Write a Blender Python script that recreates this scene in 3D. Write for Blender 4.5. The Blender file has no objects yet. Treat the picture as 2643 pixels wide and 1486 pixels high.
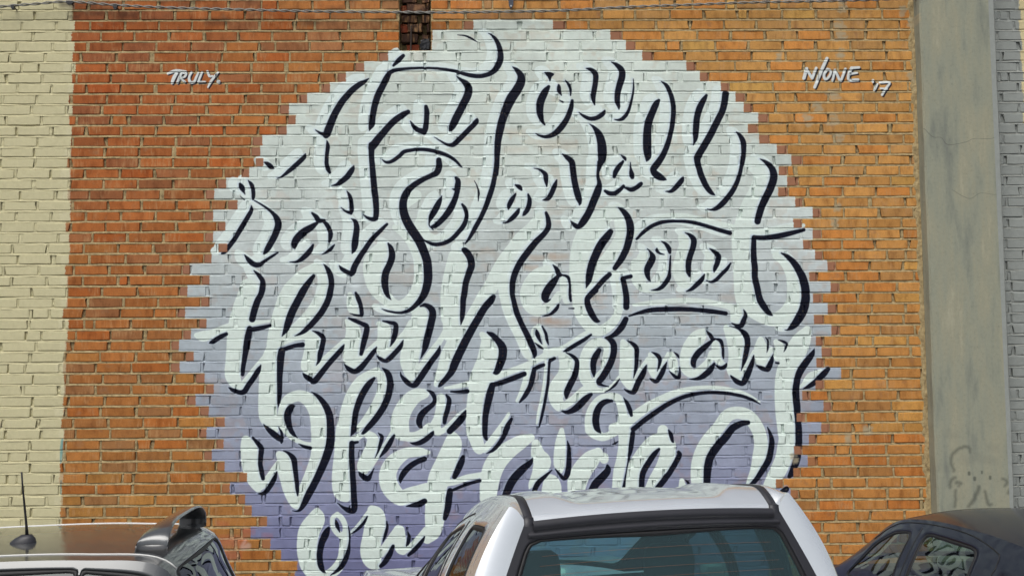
import bpy, bmesh, math, random
import numpy as np
from mathutils import Vector, Matrix
random.seed(7)
NR = np.random.RandomState(11)
S = bpy.context.scene
COL = S.collection
R = math.radians

# ------------------------------------------------------------------ camera, sky, sun, exposure
F_PX, CX, CY, PW = 2820.0, 1321.5, 743.0, 2643.0          # focal length in pixels of the photograph
CAM = np.array([0.0, -9.6, 2.4])
PITCH, YAW, ROLL = R(4.4912), R(0.9776), R(-0.4166)
def basis():
    fw = np.array([math.sin(YAW)*math.cos(PITCH), math.cos(YAW)*math.cos(PITCH), math.sin(PITCH)])
    r = np.array([math.cos(YAW), -math.sin(YAW), 0.0]); u = np.cross(r, fw)
    return (r*math.cos(ROLL)+u*math.sin(ROLL), -r*math.sin(ROLL)+u*math.cos(ROLL), fw)
RT, UP, FW = basis()
def at(x, y, plane=0.0):                                    # photo pixel -> point on the upright plane y = plane
    v = FW + RT*((x-CX)/F_PX) - UP*((y-CY)/F_PX)
    return CAM + v*((plane-CAM[1])/v[1])
def proj(p):
    v = np.asarray(p, float)-CAM; d = v@FW
    return (CX+F_PX*(v@RT)/d, CY-F_PX*(v@UP)/d)
cd = bpy.data.cameras.new('camera'); cam = bpy.data.objects.new('camera', cd); COL.objects.link(cam)
cd.sensor_width = 36.0; cd.lens = 36.0*F_PX/PW; cd.clip_end = 2000; cd.clip_start = 0.05
M = Matrix.Identity(4)
for i in range(3):
    M[i][0] = RT[i]; M[i][1] = UP[i]; M[i][2] = -FW[i]; M[i][3] = CAM[i]
cam.matrix_world = M
S.camera = cam

SUN_EL, SUN_AZ = R(58), R(205)                              # azimuth clockwise from +Y: behind the camera, to the left
w = bpy.data.worlds.new('World'); S.world = w; w.use_nodes = True
wn = w.node_tree.nodes; wl = w.node_tree.links
sky = wn.new('ShaderNodeTexSky'); sky.sky_type = 'NISHITA'; sky.sun_disc = False
sky.sun_elevation = SUN_EL; sky.sun_rotation = SUN_AZ; sky.air_density = 1.0; sky.dust_density = 4.0; sky.ozone_density = 1.0
hsv = wn.new('ShaderNodeHueSaturation'); hsv.inputs['Saturation'].default_value = 0.35
wl.new(sky.outputs[0], hsv.inputs['Color']); bg = wn['Background']
wl.new(hsv.outputs[0], bg.inputs['Color']); bg.inputs['Strength'].default_value = 0.12
sd = bpy.data.lights.new('sun', 'SUN'); sd.energy = 1.15; sd.angle = R(40); sd.color = (1.0, 0.985, 0.93)
so = bpy.data.objects.new('sun', sd); COL.objects.link(so)
sdir = Vector((math.sin(SUN_AZ)*math.cos(SUN_EL), math.cos(SUN_AZ)*math.cos(SUN_EL), math.sin(SUN_EL)))
so.rotation_euler = sdir.to_track_quat('Z', 'Y').to_euler(); so.location = (-3, -12, 20)
S.view_settings.view_transform = 'Standard'; S.view_settings.look = 'None'
S.view_settings.exposure = 0.40; S.view_settings.gamma = 1.0; S.view_settings.use_curve_mapping = False

# ------------------------------------------------------------------ helpers
def sl(c):                                                  # sRGB 0-255 -> linear
    return tuple(((v/255.0)/12.92 if v/255.0 <= 0.04045 else ((v/255.0+0.055)/1.055)**2.4) for v in c)
def tag(o, label=None, cat=None, group=None, kind=None):
    if label: o['label'] = label
    if cat: o['category'] = cat
    if group: o['group'] = group
    if kind: o['kind'] = kind
    return o
def empty(name, loc=(0, 0, 0), rz=0.0):
    o = bpy.data.objects.new(name, None); o.location = loc; o.rotation_euler = (0, 0, rz)
    o.empty_display_size = 0.2; COL.objects.link(o); return o
def mesh_obj(name, verts, faces, mat=None, parent=None, smooth=False, loc=None):
    me = bpy.data.meshes.new(name); me.from_pydata([tuple(v) for v in verts], [], [tuple(f) for f in faces]); me.update()
    if smooth: me.shade_smooth()
    if mat: me.materials.append(mat)
    o = bpy.data.objects.new(name, me); COL.objects.link(o)
    if parent: o.parent = parent
    if loc is not None: o.location = loc
    return o
class MB:
    """collects shapes of one mesh"""
    def __init__(s): s.v = []; s.f = []
    def add(s, v, f):
        n = len(s.v); s.v += [tuple(p) for p in v]; s.f += [tuple(i+n for i in q) for q in f]
    def box(s, c, h, rot=None):
        pts = [Vector((sx*h[0], sy*h[1], sz*h[2])) for sx in (-1, 1) for sy in (-1, 1) for sz in (-1, 1)]
        if rot is not None: pts = [rot @ p for p in pts]
        c = Vector(c)
        s.add([p+c for p in pts], [(0, 1, 3, 2), (4, 6, 7, 5), (0, 4, 5, 1), (2, 3, 7, 6), (0, 2, 6, 4), (1, 5, 7, 3)])
    def tube(s, pts, rad, seg=10, cap=True):
        pts = [Vector(p) for p in pts]; n = len(pts); rings = []
        for i, p in enumerate(pts):
            t = (pts[min(i+1, n-1)]-pts[max(i-1, 0)]).normalized()
            a = t.cross(Vector((0, 0, 1)))
            if a.length < 1e-3: a = t.cross(Vector((0, 1, 0)))
            a.normalize(); b = t.cross(a)
            r = rad[i] if isinstance(rad, (list, tuple)) else rad
            rings.append([p+a*math.cos(2*math.pi*k/seg)*r+b*math.sin(2*math.pi*k/seg)*r for k in range(seg)])
        v = [q for rg in rings for q in rg]; f = []
        for i in range(n-1):
            for k in range(seg):
                f.append((i*seg+k, i*seg+(k+1) % seg, (i+1)*seg+(k+1) % seg, (i+1)*seg+k))
        if cap:
            f.append(tuple(range(seg))[::-1]); f.append(tuple((n-1)*seg+k for k in range(seg)))
        s.add(v, f)
    def build(s, name, mat, parent=None, smooth=False, loc=None):
        return mesh_obj(name, s.v, s.f, mat, parent, smooth, loc)
def catmull(pts, sub):
    P = np.array(pts, float); n = len(P)
    if n < 3:
        t = np.linspace(0, 1, sub*2)[:, None]; return P[0]*(1-t)+P[-1]*t
    E = np.vstack([2*P[0]-P[1], P, 2*P[-1]-P[-2]]); out = []
    for i in range(n-1):
        p0, p1, p2, p3 = E[i], E[i+1], E[i+2], E[i+3]
        for k in range(sub):
            t = k/sub
            out.append(0.5*((2*p1)+(-p0+p2)*t+(2*p0-5*p1+4*p2-p3)*t*t+(-p0+3*p1-3*p2+p3)*t**3))
    out.append(P[-1]); return np.array(out)

# ------------------------------------------------------------------ materials
def mat_new(name):
    m = bpy.data.materials.new(name); m.use_nodes = True
    return m, m.node_tree.nodes, m.node_tree.links, m.node_tree.nodes['Principled BSDF']
def noise(n, l, scale, detail=4, vec=None, rough=0.6):
    t = n.new('ShaderNodeTexNoise'); t.inputs['Scale'].default_value = scale; t.inputs['Detail'].default_value = detail
    t.inputs['Roughness'].default_value = rough
    if vec is not None: l.new(vec, t.inputs['Vector'])
    return t
def ramp(n, l, src, stops):
    r = n.new('ShaderNodeValToRGB'); e = r.color_ramp.elements
    while len(e) < len(stops): e.new(0.5)
    for k, (p, c) in enumerate(stops):
        e[k].position = p; e[k].color = (*c, 1) if len(c) == 3 else c
    l.new(src, r.inputs[0]); return r
def mixc(n, l, a, b, fac, mode='MIX'):
    m = n.new('ShaderNodeMix'); m.data_type = 'RGBA'; m.blend_type = mode
    for sock, v in ((m.inputs[6], a), (m.inputs[7], b), (m.inputs[0], fac)):
        if hasattr(v, 'is_linked') or hasattr(v, 'links'): l.new(v, sock)
        elif isinstance(v, (int, float)): sock.default_value = v
        else: sock.default_value = (*v, 1) if len(v) == 3 else v
    return m.outputs[2]
def bump(n, l, bsdf, src, strength, dist):
    b = n.new('ShaderNodeBump'); b.inputs['Strength'].default_value = strength; b.inputs['Distance'].default_value = dist
    l.new(src, b.inputs['Height']); l.new(b.outputs[0], bsdf.inputs['Normal']); return b
def plain(name, col, rough=0.5, metal=0.0, coat=0.0, nz=0.0, nscale=30, spec=0.5, bmp=0.0):
    m, n, l, b = mat_new(name)
    b.inputs['Base Color'].default_value = (*col, 1); b.inputs['Roughness'].default_value = rough
    b.inputs['Metallic'].default_value = metal; b.inputs['Coat Weight'].default_value = coat; b.inputs['Coat Roughness'].default_value = 0.03
    b.inputs['Specular IOR Level'].default_value = spec
    if nz or bmp:
        tc = n.new('ShaderNodeTexCoord'); t = noise(n, l, nscale, 5, tc.outputs['Object'])
        if nz:
            c = mixc(n, l, tuple(v*(1-nz) for v in col), tuple(min(1, v*(1+nz)) for v in col), t.outputs[0])
            l.new(c, b.inputs['Base Color'])
        if bmp: bump(n, l, b, t.outputs[0], 0.5, bmp)
    return m

# ------------------------------------------------------------------ the painted mural: traced brush strokes
# points are quarter pixels of the photograph inside a tile; (x, y, width)
TX = {'1': 440, '2': 1000, '3': 1560}; TY = {'A': 50, 'B': 400, 'C': 750, 'D': 1100}
DARK = [
('A1', (2045,615,8),(1990,655,40),(1960,670,50),(1880,730,58),(1780,840,62),(1710,950,66),(1660,1060,70),(1625,1150,75),(1605,1200,60)),
('A1', (1495,1145,6),(1540,1175,22),(1590,1192,40),(1625,1195,44)),
('A1', (2400,380,34),(2350,430,44),(2300,482,22)),
('A1', (2262,552,40),(2230,610,58),(2190,690,62),(2140,790,64),(2105,900,60),(2085,1010,58),(2075,1085,58),(2060,1125,30),(2050,1155,4)),
('A2', (15,560,45),(60,535,38),(150,518,28),(300,508,24),(450,508,22),(600,522,26),(720,545,30),(800,570,36),(880,587,40),(970,590,40),(1060,562,46),(1120,510,56),(1160,430,60),(1165,350,52),(1145,270,44),(1110,205,32),(1070,165,16),(1040,150,4)),
('A2', (720,165,4),(800,175,14),(860,200,18),(925,238,4)),
('A1', (2450,960,40),(2380,1000,60),(2290,1070,62),(2190,1180,66),(2110,1280,76),(2075,1330,66)),
('A1', (2075,1300,60),(2072,1400,52),(2080,1500,52),(2088,1600,56),(2100,1730,58),(2115,1860,58),(2122,1960,54),(2118,2040,50),(2105,2070,30)),
('B1', (1985,615,5),(2030,650,24),(2080,666,38),(2120,660,40)),
('A2', (235,1055,8),(270,1110,36),(320,1148,46),(375,1160,56)),
('A2', (395,905,34),(404,960,48),(400,1050,48),(390,1130,52),(378,1180,30)),
('A2', (712,590,6),(760,630,30),(810,670,60),(835,720,70),(825,790,76),(780,880,72),(735,970,74),(690,1060,72),(660,1120,56),(640,1155,12)),
('A2', (480,1218,4),(550,1262,14),(620,1298,26),(680,1295,45),(740,1240,50),(810,1170,48),(870,1110,50),(915,1060,46),(925,1030,10)),
('A2', (1290,495,6),(1335,530,40),(1375,590,66),(1372,660,84),(1330,740,90),(1270,830,94),(1225,930,84),(1185,1040,76),(1160,1140,74),(1140,1250,64),(1132,1350,58),(1129,1430,50),(1128,1500,46),(1120,1600,42)),
('B2', (1128,40,46),(1118,130,42),(1104,230,44),(1080,340,48),(1050,430,50),(1015,530,46),(960,650,42),(900,760,42),(850,850,30),(815,900,16),(800,918,6)),
('A2', (1622,552,8),(1670,575,50),(1712,572,12)),
('A2', (1672,585,44),(1676,640,8)),
('A2', (1662,700,30),(1620,760,66),(1580,850,74),(1570,930,68),(1578,1000,56),(1597,1055,32),(1620,1090,14)),
('A2', (1765,682,16),(1768,710,36),(1770,745,36),(1795,790,6)),
('A2', (1835,635,6),(1870,680,28),(1888,730,22),(1888,790,10)),
('A2', (1770,838,6),(1810,858,14)),
('A2', (1905,845,28),(1890,930,46),(1850,1030,52),(1790,1120,58),(1720,1185,50),(1640,1215,34),(1575,1205,22),(1530,1185,6)),
('A2', (2050,510,8),(2100,525,36),(2145,570,52),(2146,650,50),(2130,740,50),(2122,810,44),(2137,885,12)),
('A2', (1975,965,6),(2020,1000,26),(2090,1030,38),(2160,1020,42),(2220,980,42),(2242,945,14)),
('A2', (2310,445,6),(2370,480,40),(2415,530,58),(2420,590,64),(2395,680,62),(2375,760,56),(2370,840,52),(2385,900,30),(2388,935,4)),
('A2', (2535,620,5),(2538,720,16),(2515,850,22),(2480,960,30),(2430,1025,36),(2385,1043,22),(2340,1038,6)),
('A2', (2085,1085,6),(2130,1120,30),(2180,1190,66),(2205,1270,82),(2215,1360,88),(2212,1440,76),(2195,1500,44),(2178,1560,28)),
('B2', (2185,80,40),(2175,140,28),(2170,220,28),(2185,300,44),(2170,370,70),(2130,470,70),(2080,590,68),(2020,690,68),(1970,742,46),(1930,725,40),(1890,685,8)),
('A3', (560,838,24),(530,880,58),(490,970,66),(455,1060,72),(440,1160,76),(438,1260,80),(440,1350,78),(447,1420,60),(432,1470,6)),
('A3', (585,645,6),(640,690,36),(680,770,42),(705,870,46),(710,960,46),(700,1080,46),(680,1180,44),(650,1290,50),(610,1390,54),(575,1450,58),(540,1500,62)),
('B3', (600,10,50),(560,70,58),(515,130,64),(498,158,54),(520,195,66),(560,225,68),(600,245,46),(635,258,8)),
('A3', (1050,790,26),(1020,840,50),(980,920,62),(955,1010,60),(945,1100,60),(940,1190,54),(935,1240,40),(916,1302,4)),
('A3', (1248,775,66),(1235,870,64),(1210,960,62),(1150,1080,64),(1090,1200,66),(1020,1320,66),(960,1420,64),(975-18,1450,60)),
('B3', (975,5,64),(955,50,60),(975,140,56),(1000,220,58),(1040,310,54),(1080,370,48),(1110,400,32),(1140,420,4)),
('A3', (1358,1165,6),(1395,1200,36),(1430,1270,52),(1435,1350,48),(1431,1430,42),(1420,1500,38)),
('B3', (1430,20,42),(1410,130,36),(1385,230,40),(1345,330,46),(1280,430,50),(1210,510,52),(1150,555,40),(1100,568,18),(1060,560,5)),
('B3', (170,5,8),(205,35,30),(218,62,8)),('B3', (190,70,22),(150,120,44),(112,180,46),(100,228,30)),('B3', (265,80,6),(268,140,18),(278,200,46),(285,235,36)),
('B3', (5,375,26),(50,400,42),(100,400,42),(150,370,38),(195,325,28)),('B3', (210,340,16),(270,360,42),(320,345,42),(370,305,38),(385,290,8)),
('B3', (630,380,6),(690,375,34),(750,320,48),(795,265,45),(810,232,14)),
('B3', (1605,45,6),(1660,75,32),(1720,130,58),(1745,200,70),(1740,260,74),(1710,350,72),(1660,450,70),(1620,540,66),(1595,620,64),(1577,690,58)),
('B3', (2056,775,32),(1960,800,42),(1860,825,50),(1740,848,50),(1620,858,44),(1540,853,40)),
('B3', (1541,855,46),(1537,950,50),(1540,1060,56),(1550,1170,58),(1550,1260,58),(1570,1350,60),(1588,1440,60),(1605,1500,62),(1640,1560,62),(1690,1625,48),(1735,1658,8)),
('B3', (1825,1015,12),(1880,1045,36),(1950,1110,58),(2010,1200,70),(2050,1290,78),(2070,1380,80),(2075,1450,82),(2072,1500,84),(2050,1600,86),(1990,1710,78),(1940,1770,56),(1890,1805,16),(1860,1808,5)),
('B3', (140,545,6),(190,580,44),(235,640,60),(262,720,70),(265,800,70),(250,880,68),(220,980,64),(170,1080,60),(105,1170,44)),
('B3', (50,1235,44),(-10,1290,48),(-90,1380,48),(-140,1430,46)),
('C2', (2150,0,46),(2085,55,54),(2060,95,52),(2070,160,58),(2105,240,60),(2150,305,46),(2190,320,8)),
('B2', (2300,795,52),(2260,850,72),(2200,930,78),(2150,1030,76),(2110,1130,74),(2085,1230,70),(2073,1300,54),(2048,1375,4)),
('B3', (270,1255,36),(200,1272,36),(182,1285,38)),('B3', (190,1280,46),(205,1350,52),(220,1440,56),(225,1500,58),(222,1570,58)),
('B3', (330,870,20),(400,800,34),(490,735,36),(600,695,34),(740,685,28),(860,692,32),(960,710,34),(1080,745,34),(1190,780,38),(1295,808,40)),
('B3', (585,895,6),(630,920,30),(665,970,42),(672,1008,28)),('B3', (540,968,12),(540,990,30),(570,1018,18),(615,1030,6)),
('B3', (440,970,6),(470,1000,20),(495,1060,58),(470,1120,66),(440,1180,60),(440,1230,50),(455,1280,30),(475,1308,4)),
('B3', (680,1040,10),(675,1120,20),(670,1200,24),(660,1270,42),(610,1345,42),(560,1385,32),(480,1400,5)),
('B3', (830,805,6),(880,830,32),(920,880,54),(910,960,54),(880,1050,54),(865,1120,54),(865,1200,48),(877,1252,22)),
('B3', (1030,1235,12),(1000,1290,42),(940,1350,42),(890,1390,30),(840,1410,6)),
('B3', (1085,970,8),(1130,1000,34),(1175,1045,48),(1165,1110,48),(1140,1170,38),(1130,1205,14)),
('B3', (1300,1120,14),(1260,1180,32),(1200,1240,34),(1150,1290,34),(1100,1312,22),(1050,1298,6)),
('B1', (965,78,8),(1000,95,36),(1035,125,44),(1065,142,6)),
('A1', (1392,1392,8),(1372,1432,40),(1300,1500,44),(1220,1570,38),(1150,1625,18),(1100,1645,6)),
('A1', (1612,1255,6),(1622,1310,36),(1612,1400,36),(1610,1490,38),(1625,1550,40),(1642,1585,22)),
('B1', (1890,115,10),(1870,160,48),(1820,230,54),(1760,280,48),(1710,310,26),(1660,320,6)),
('B1', (715,302,22),(735,340,50),(758,390,16),(768,410,4)),('B1', (720,430,5),(760,465,9)),
('B1', (800,265,6),(835,310,36),(852,370,36),(854,430,34),(848,462,14)),
('B1', (860,470,8),(920,505,14),(990,550,20),(1060,610,34),(1100,670,58),(1110,730,62),(1080,820,62),(1040,900,60),(1000,970,54),(970,1012,26),(955,1025,6)),
('B1', (835,525,6),(830,580,38),(780,670,44),(720,770,46),(660,870,44),(600,950,44),(560,1005,28),(528,1018,18)),
('B1', (765,1035,8),(800,1080,38),(850,1125,48),(910,1138,42),(980,1090,28),(1050,1045,24),(1105,1010,14)),
('B1', (1460,602,18),(1500,640,42),(1530,680,46),(1585,678,26)),
('B1', (1510,705,28),(1450,750,58),(1370,800,70),(1300,870,70),(1275,930,56),(1280,968,8)),
('B1', (1568,682,22),(1610,720,38),(1645,790,42),(1650,840,42),(1637,898,22)),
('B1', (1470,930,20),(1430,1000,48),(1360,1070,44),(1300,1105,24),(1230,1108,6)),('B1', (1690,930,12),(1650,975,34),(1600,1010,20),(1560,1028,6)),
('B1', (1865,660,6),(1905,690,38),(1920,760,54),(1910,850,60),(1900,930,62),(1890,980,40),(1872,1018,8)),
('B1', (1820,375,6),(1850,430,34),(1865,500,38),(1868,570,40),(1862,608,22)),('B1', (1760,545,5),(1800,580,18),(1845,598,28)),
('B1', (2232,718,24),(2170,780,36),(2080,870,44),(2010,970,48),(1950,1060,52),(1900,1150,56),(1880,1210,54),(1862,1248,18)),
('B1', (1740,1145,8),(1770,1180,34),(1830,1215,42),(1870,1225,38)),
('B2', (528,55,50),(530,120,60),(505,185,58),(430,225,46),(340,270,50),(250,330,56),(190,400,66),(160,490,72),(165,590,78),(200,690,84),(260,790,86),(320,880,84),(370,990,80),(405,1090,80),(415,1190,82),(415,1290,80),(400,1370,76),(380,1430,70),(345,1490,60),(290,1550,44),(220,1605,34),(120,1630,22),(0,1612,16),(-60,1590,4)),
('B1', (2180,50,4),(2230,80,26),(2290,65,34),(2360,15,38),(2410,-30,36),(2500,-48,32),(2540,-54,32),(2640,-50,34),(2760,-26,36),(2860,10,32),(2940,62,26),(2990,115,18),(3010,130,5)),
('B2', (895,270,4),(925,330,10),(940,390,18),(937,440,12),(935,480,4)),
('B2', (705,240,26),(725,270,48),(722,330,58),(715,390,48),(690,470,54),(640,570,62),(580,650,54),(510,720,48),(460,745,32)),('B2', (665,355,6),(700,360,28)),
('B2', (560,425,6),(530,490,48),(490,570,60),(450,640,48),(432,690,18),(430,730,10),(470,775,8)),
('B2', (770,512,20),(800,560,36),(815,630,36),(790,720,44),(730,800,42),(650,880,40),(570,915,38),(490,925,36),(420,905,24),(375,880,10),(345,840,4)),
('B2', (1320,312,14),(1360,335,42),(1383,365,16)),('B2', (1320,405,16),(1285,460,44),(1255,520,42),(1247,560,14)),
('B2', (1450,410,16),(1465,470,40),(1450,550,46),(1420,598,40),(1397,628,12)),('B2', (1355,560,18),(1335,600,42),(1280,660,42),(1230,698,20),(1190,705,5)),
('B2', (1510,140,6),(1570,155,18),(1625,200,42),(1635,260,42),(1642,328,8)),('B2', (1745,262,12),(1725,320,42),(1690,400,46),(1652,455,40),(1600,470,6)),
('A2', (1805,1395,8),(1855,1430,44),(1900,1475,56),(1912,1550,58),(1925,1650,58),(1945,1750,60),(1970,1840,60),(1984,1895,32),(1978,1920,8)),
('B2', (1635,600,26),(1655,660,42),(1660,740,50),(1620,810,50),(1530,900,58),(1450,1000,62),(1370,1110,60),(1315,1220,58),(1290,1320,54),(1285,1420,48),(1300,1500,46),(1330,1620,52),(1380,1740,50),(1440,1860,54),(1490,1970,56),(1518,2050,44),(1512,2095,8)),
('B2', (768,978,14),(800,988,56),(850,1060,66),(865,1140,66),(840,1220,62),(810,1310,58),(795,1400,58),(788,1450,58),(780,1500,54),(775,1600,50),(768,1680,40),(755,1755,4)),
('B2', (1705,1135,6),(1745,1180,40),(1770,1235,46),(1800,1240,14)),
('B2', (1765,1245,30),(1700,1330,72),(1645,1410,80),(1625,1470,72),(1640,1508,34),(1680,1492,8)),
('B2', (1800,1240,14),(1860,1262,28),(1880,1330,20),(1881,1400,24),(1884,1470,26),(1890,1508,20)),
('C2', (1765,145,18),(1740,190,34),(1680,245,24),(1600,268,5)),('C2', (1870,185,6),(1920,185,14)),
('B1', (2245,915,14),(2275,970,48),(2285,1050,62),(2260,1130,62),(2220,1220,66),(2210,1310,66),(2217,1380,56),(2235,1440,42),(2255,1470,24),(2275,1495,4)),
('B1', (1580,1130,6),(1620,1180,38),(1650,1250,52),(1660,1330,52),(1645,1420,58),(1620,1510,58),(1560,1620,58),(1480,1720,54),(1400,1800,46),(1340,1845,26),(1280,1868,4)),
('B1', (1475,1250,32),(1430,1310,50),(1370,1400,68),(1300,1530,70),(1250,1630,72),(1215,1730,68),(1185,1810,46),(1150,1872,5)),
('B1', (860,1195,8),(905,1240,34),(948,1300,46),(948,1370,58),(932,1440,54),(900,1500,60),(865,1600,62),(842,1695,60)),
('C1', (1025,360,26),(940,385,42),(850,400,42),(805,395,30)),
('C1', (815,392,50),(800,470,64),(785,560,62),(770,650,52),(755,750,44),(745,820,40),(742,865,34)),
('C1', (930,770,10),(900,830,48),(850,910,48),(800,980,50),(760,1040,50),(710,1050,42),(640,1025,34),(600,1000,8)),
('C1', (575,450,32),(510,480,44),(440,525,42),(402,540,12)),
('C1', (1910,25,22),(1935,80,42),(1960,150,38),(1972,230,38),(1972,255,30)),('C1', (1850,235,5),(1910,255,18),(1970,262,22)),
('C1', (1360,560,46),(1280,570,38),(1190,600,40),(1130,620,30)),
('C1', (1145,625,66),(1135,700,68),(1130,800,60),(1125,900,52),(1125,1000,48),(1122,1090,42),(1115,1150,28),(1108,1205,4)),
('C1', (1465,415,6),(1530,445,34),(1575,490,44),(1565,570,48),(1545,650,50),(1530,720,32),(1503,772,4)),
('C1', (1790,560,10),(1760,610,42),(1690,690,48),(1610,780,50),(1540,870,54),(1490,930,54),(1458,950,26)),('C1', (1365,855,10),(1400,890,42),(1460,930,48)),
('C1', (1840,287,18),(1900,310,34),(1970,340,38),(2020,370,48),(2020,430,54),(2000,510,54),(1980,590,46),(1967,655,34)),
('C1', (2125,585,10),(2090,640,42),(2020,730,46),(1960,800,54),(1900,835,48),(1840,810,42),(1795,765,12)),
('C1', (2190,315,12),(2260,330,30),(2320,350,42),(2322,420,50),(2300,500,44),(2275,560,14),(2263,578,4)),
('C1', (2400,515,10),(2370,580,42),(2310,650,46),(2250,710,46),(2210,725,34),(2165,705,34),(2130,675,10)),
('C2', (340,160,18),(390,150,36),(450,190,58),(465,250,66),(445,350,68),(420,450,66),(395,550,62),(375,620,40),(340,702,5)),
('C2', (540,570,8),(520,640,46),(460,720,50),(390,820,58),(330,910,58),(285,970,54),(240,975,40),(190,935,46),(142,880,22),(130,838,5)),
('C2', (1092,65,44),(1060,110,66),(1000,180,66),(940,280,70),(870,400,72),(800,530,76),(740,650,78),(690,760,76),(660,835,64),(610,900,50),(555,960,42),(528,988,18)),
('C2', (1030,432,18),(1080,460,48),(1140,520,60),(1185,590,78),(1185,680,78),(1160,760,72),(1128,835,56),(1092,852,10)),
('C2', (1410,860,44),(1320,895,50),(1200,940,48),(1095,972,44)),
('C2', (1080,980,58),(1055,1070,70),(1030,1180,64),(1010,1290,56),(1005,1380,52),(1003,1440,50),(1005,1490,44),(1018,1530,28),(1028,1540,8)),
('C2', (820,1038,42),(740,1045,30),(652,1042,16)),
('D2', (1240,10,44),(1200,100,42),(1140,190,38),(1080,250,28),(1020,280,5)),('C2', (1278,1325,28),(1240,1390,44),(1210,1460,44)),
('C2', (1535,408,14),(1545,450,40),(1570,510,24),(1592,552,5)),('C2', (1595,370,12),(1630,440,26),(1645,510,26),(1660,558,8)),('C2', (1520,540,5),(1570,580,24),(1605,602,8)),
('C2', (2100,455,18),(2040,500,32),(1940,560,38),(1860,610,34),(1815,628,8)),
('C2', (1840,640,5),(1900,670,28),(1950,720,38),(1950,800,48),(1930,880,56),(1880,980,60),(1850,1050,56),(1845,1105,24)),
('C2', (2100,1070,30),(2040,1120,60),(1960,1200,64),(1890,1245,48),(1840,1255,32),(1795,1240,5)),
('C2', (1722,700,30),(1680,720,34)),('C2', (1672,725,28),(1665,800,22),(1655,950,26),(1635,1080,26),(1610,1210,26),(1585,1320,24),(1564,1405,12)),
('C2', (1608,768,32),(1560,785,38),(1515,812,34)),('C2', (1512,812,40),(1495,900,50),(1470,990,46),(1420,1080,42),(1362,1152,16)),
('C2', (2182,617,46),(2140,690,60),(2122,760,56),(2126,830,46),(2130,885,14)),
('C2', (2240,485,8),(2300,510,48),(2335,570,60),(2325,680,60),(2280,790,64),(2220,890,62),(2182,940,54),(2205,972,24),(2280,990,8)),
('C2', (2458,295,50),(2420,370,60),(2360,440,52),(2300,475,32),(2250,480,6)),
('C3', (250,265,12),(340,235,28),(460,205,42),(600,195,46),(800,192,44),(950,200,40),(1100,215,42),(1250,237,38)),
('C3', (1435,200,8),(1455,250,32),(1435,310,48),(1410,360,46),(1370,365,32),(1310,335,5)),
('C3', (230,515,6),(290,550,34),(330,600,44),(330,690,38),(325,780,36),(313,840,22),(298,902,4)),
('C3', (430,770,10),(400,850,52),(350,940,54),(310,1030,52),(285,1055,32),(240,1040,26),(200,1015,6)),('C3', (155,910,5),(110,970,24),(60,1015,14),(0,1050,4)),
('C3', (485,635,6),(540,665,34),(570,710,36),(560,780,22),(543,832,4)),
('C3', (640,740,8),(610,810,42),(570,890,46),(532,938,36),(495,925,28),(465,905,6)),('C3', (715,635,5),(750,665,22),(768,695,8)),
('C3', (775,790,8),(775,860,22),(763,898,32),(725,885,32),(665,830,5)),
('C3', (1055,415,6),(1090,460,34),(1115,500,36),(1145,497,12)),('C3', (1110,515,24),(1050,570,48),(970,640,58),(922,710,54),(915,760,48),(927,782,26)),
('C3', (1140,497,12),(1195,517,34),(1218,580,24),(1222,660,24),(1228,702,10)),
('C3', (1130,755,22),(1090,820,54),(1020,880,52),(960,908,32),(875,915,5)),('C3', (1145,770,10),(1200,800,34),(1240,785,36),(1258,755,14)),
('C3', (1290,365,5),(1380,395,18),(1450,450,54),(1475,530,54),(1465,620,50),(1445,710,42),(1425,780,18),(1410,828,4)),
('C3', (1540,670,10),(1525,740,42),(1490,830,54),(1450,920,58),(1418,958,46),(1360,935,46),(1312,890,20),(1300,875,5)),
('C3', (1660,485,6),(1685,520,18),(1685,580,20),(1675,635,5)),('C3', (1740,660,10),(1720,730,42),(1690,800,54),(1668,818,36),(1620,800,40),(1575,775,12)),
('C3', (1790,510,5),(1840,525,22),(1878,550,22),(1870,590,18),(1850,632,4)),('C3', (1765,745,14),(1795,750,18)),
('C3', (2165,600,5),(2140,660,48),(2080,740,64),(2020,830,66),(1990,910,60),(1975,1000,64),(1975,1090,66),(1985,1190,66),(1992,1300,58),(2000,1400,60),(2003,1470,64),(2004,1560,64),(1998,1650,66),(1985,1730,66),(1965,1800,64),(1930,1880,56),(1908,1915,40)),
('D3', (1878,645,50),(1830,690,56),(1812,715,18)),
('C3', (2308,808,36),(2260,860,58),(2190,930,52),(2120,980,42),(2050,1015,8)),
('C3', (1605,1172,6),(1530,1130,24),(1440,1095,30),(1330,1070,30),(1200,1055,32),(1060,1052,32),(920,1070,34),(780,1110,38),(640,1180,44),(520,1260,48),(400,1345,46),(340,1395,46),(295,1430,48)),
('D3', (290,70,44),(278,170,46),(268,240,42),(255,300,28),(240,380,12),(225,460,10),(207,560,18),(198,625,28)),
('C2', (2315,1140,24),(2250,1145,48),(2190,1190,58),(2155,1270,66),(2148,1350,64),(2158,1410,58),(2175,1440,40),(2200,1468,10)),
('C3', (195,1105,5),(230,1160,34),(260,1230,40),(276,1285,28)),('D3', (140,155,6),(110,175,18),(75,190,4)),
('D3', (560,235,24),(510,290,48),(450,380,54),(400,470,54),(385,540,52),(380,640,50)),('D3', (660,40,14),(685,90,38),(700,150,26),(715,165,5)),
('D3', (762,265,30),(770,300,48),(730,380,50),(670,480,50),(600,570,54),(550,630,50)),('D3', (830,550,6),(860,580,24),(872,615,18)),
('C3', (1480,1362,40),(1410,1372,56),(1320,1420,66),(1250,1510,72),(1160,1610,74),(1090,1720,74),(1065,1820,74),(1058,1910,68),(1055,2000,64)),
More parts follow.
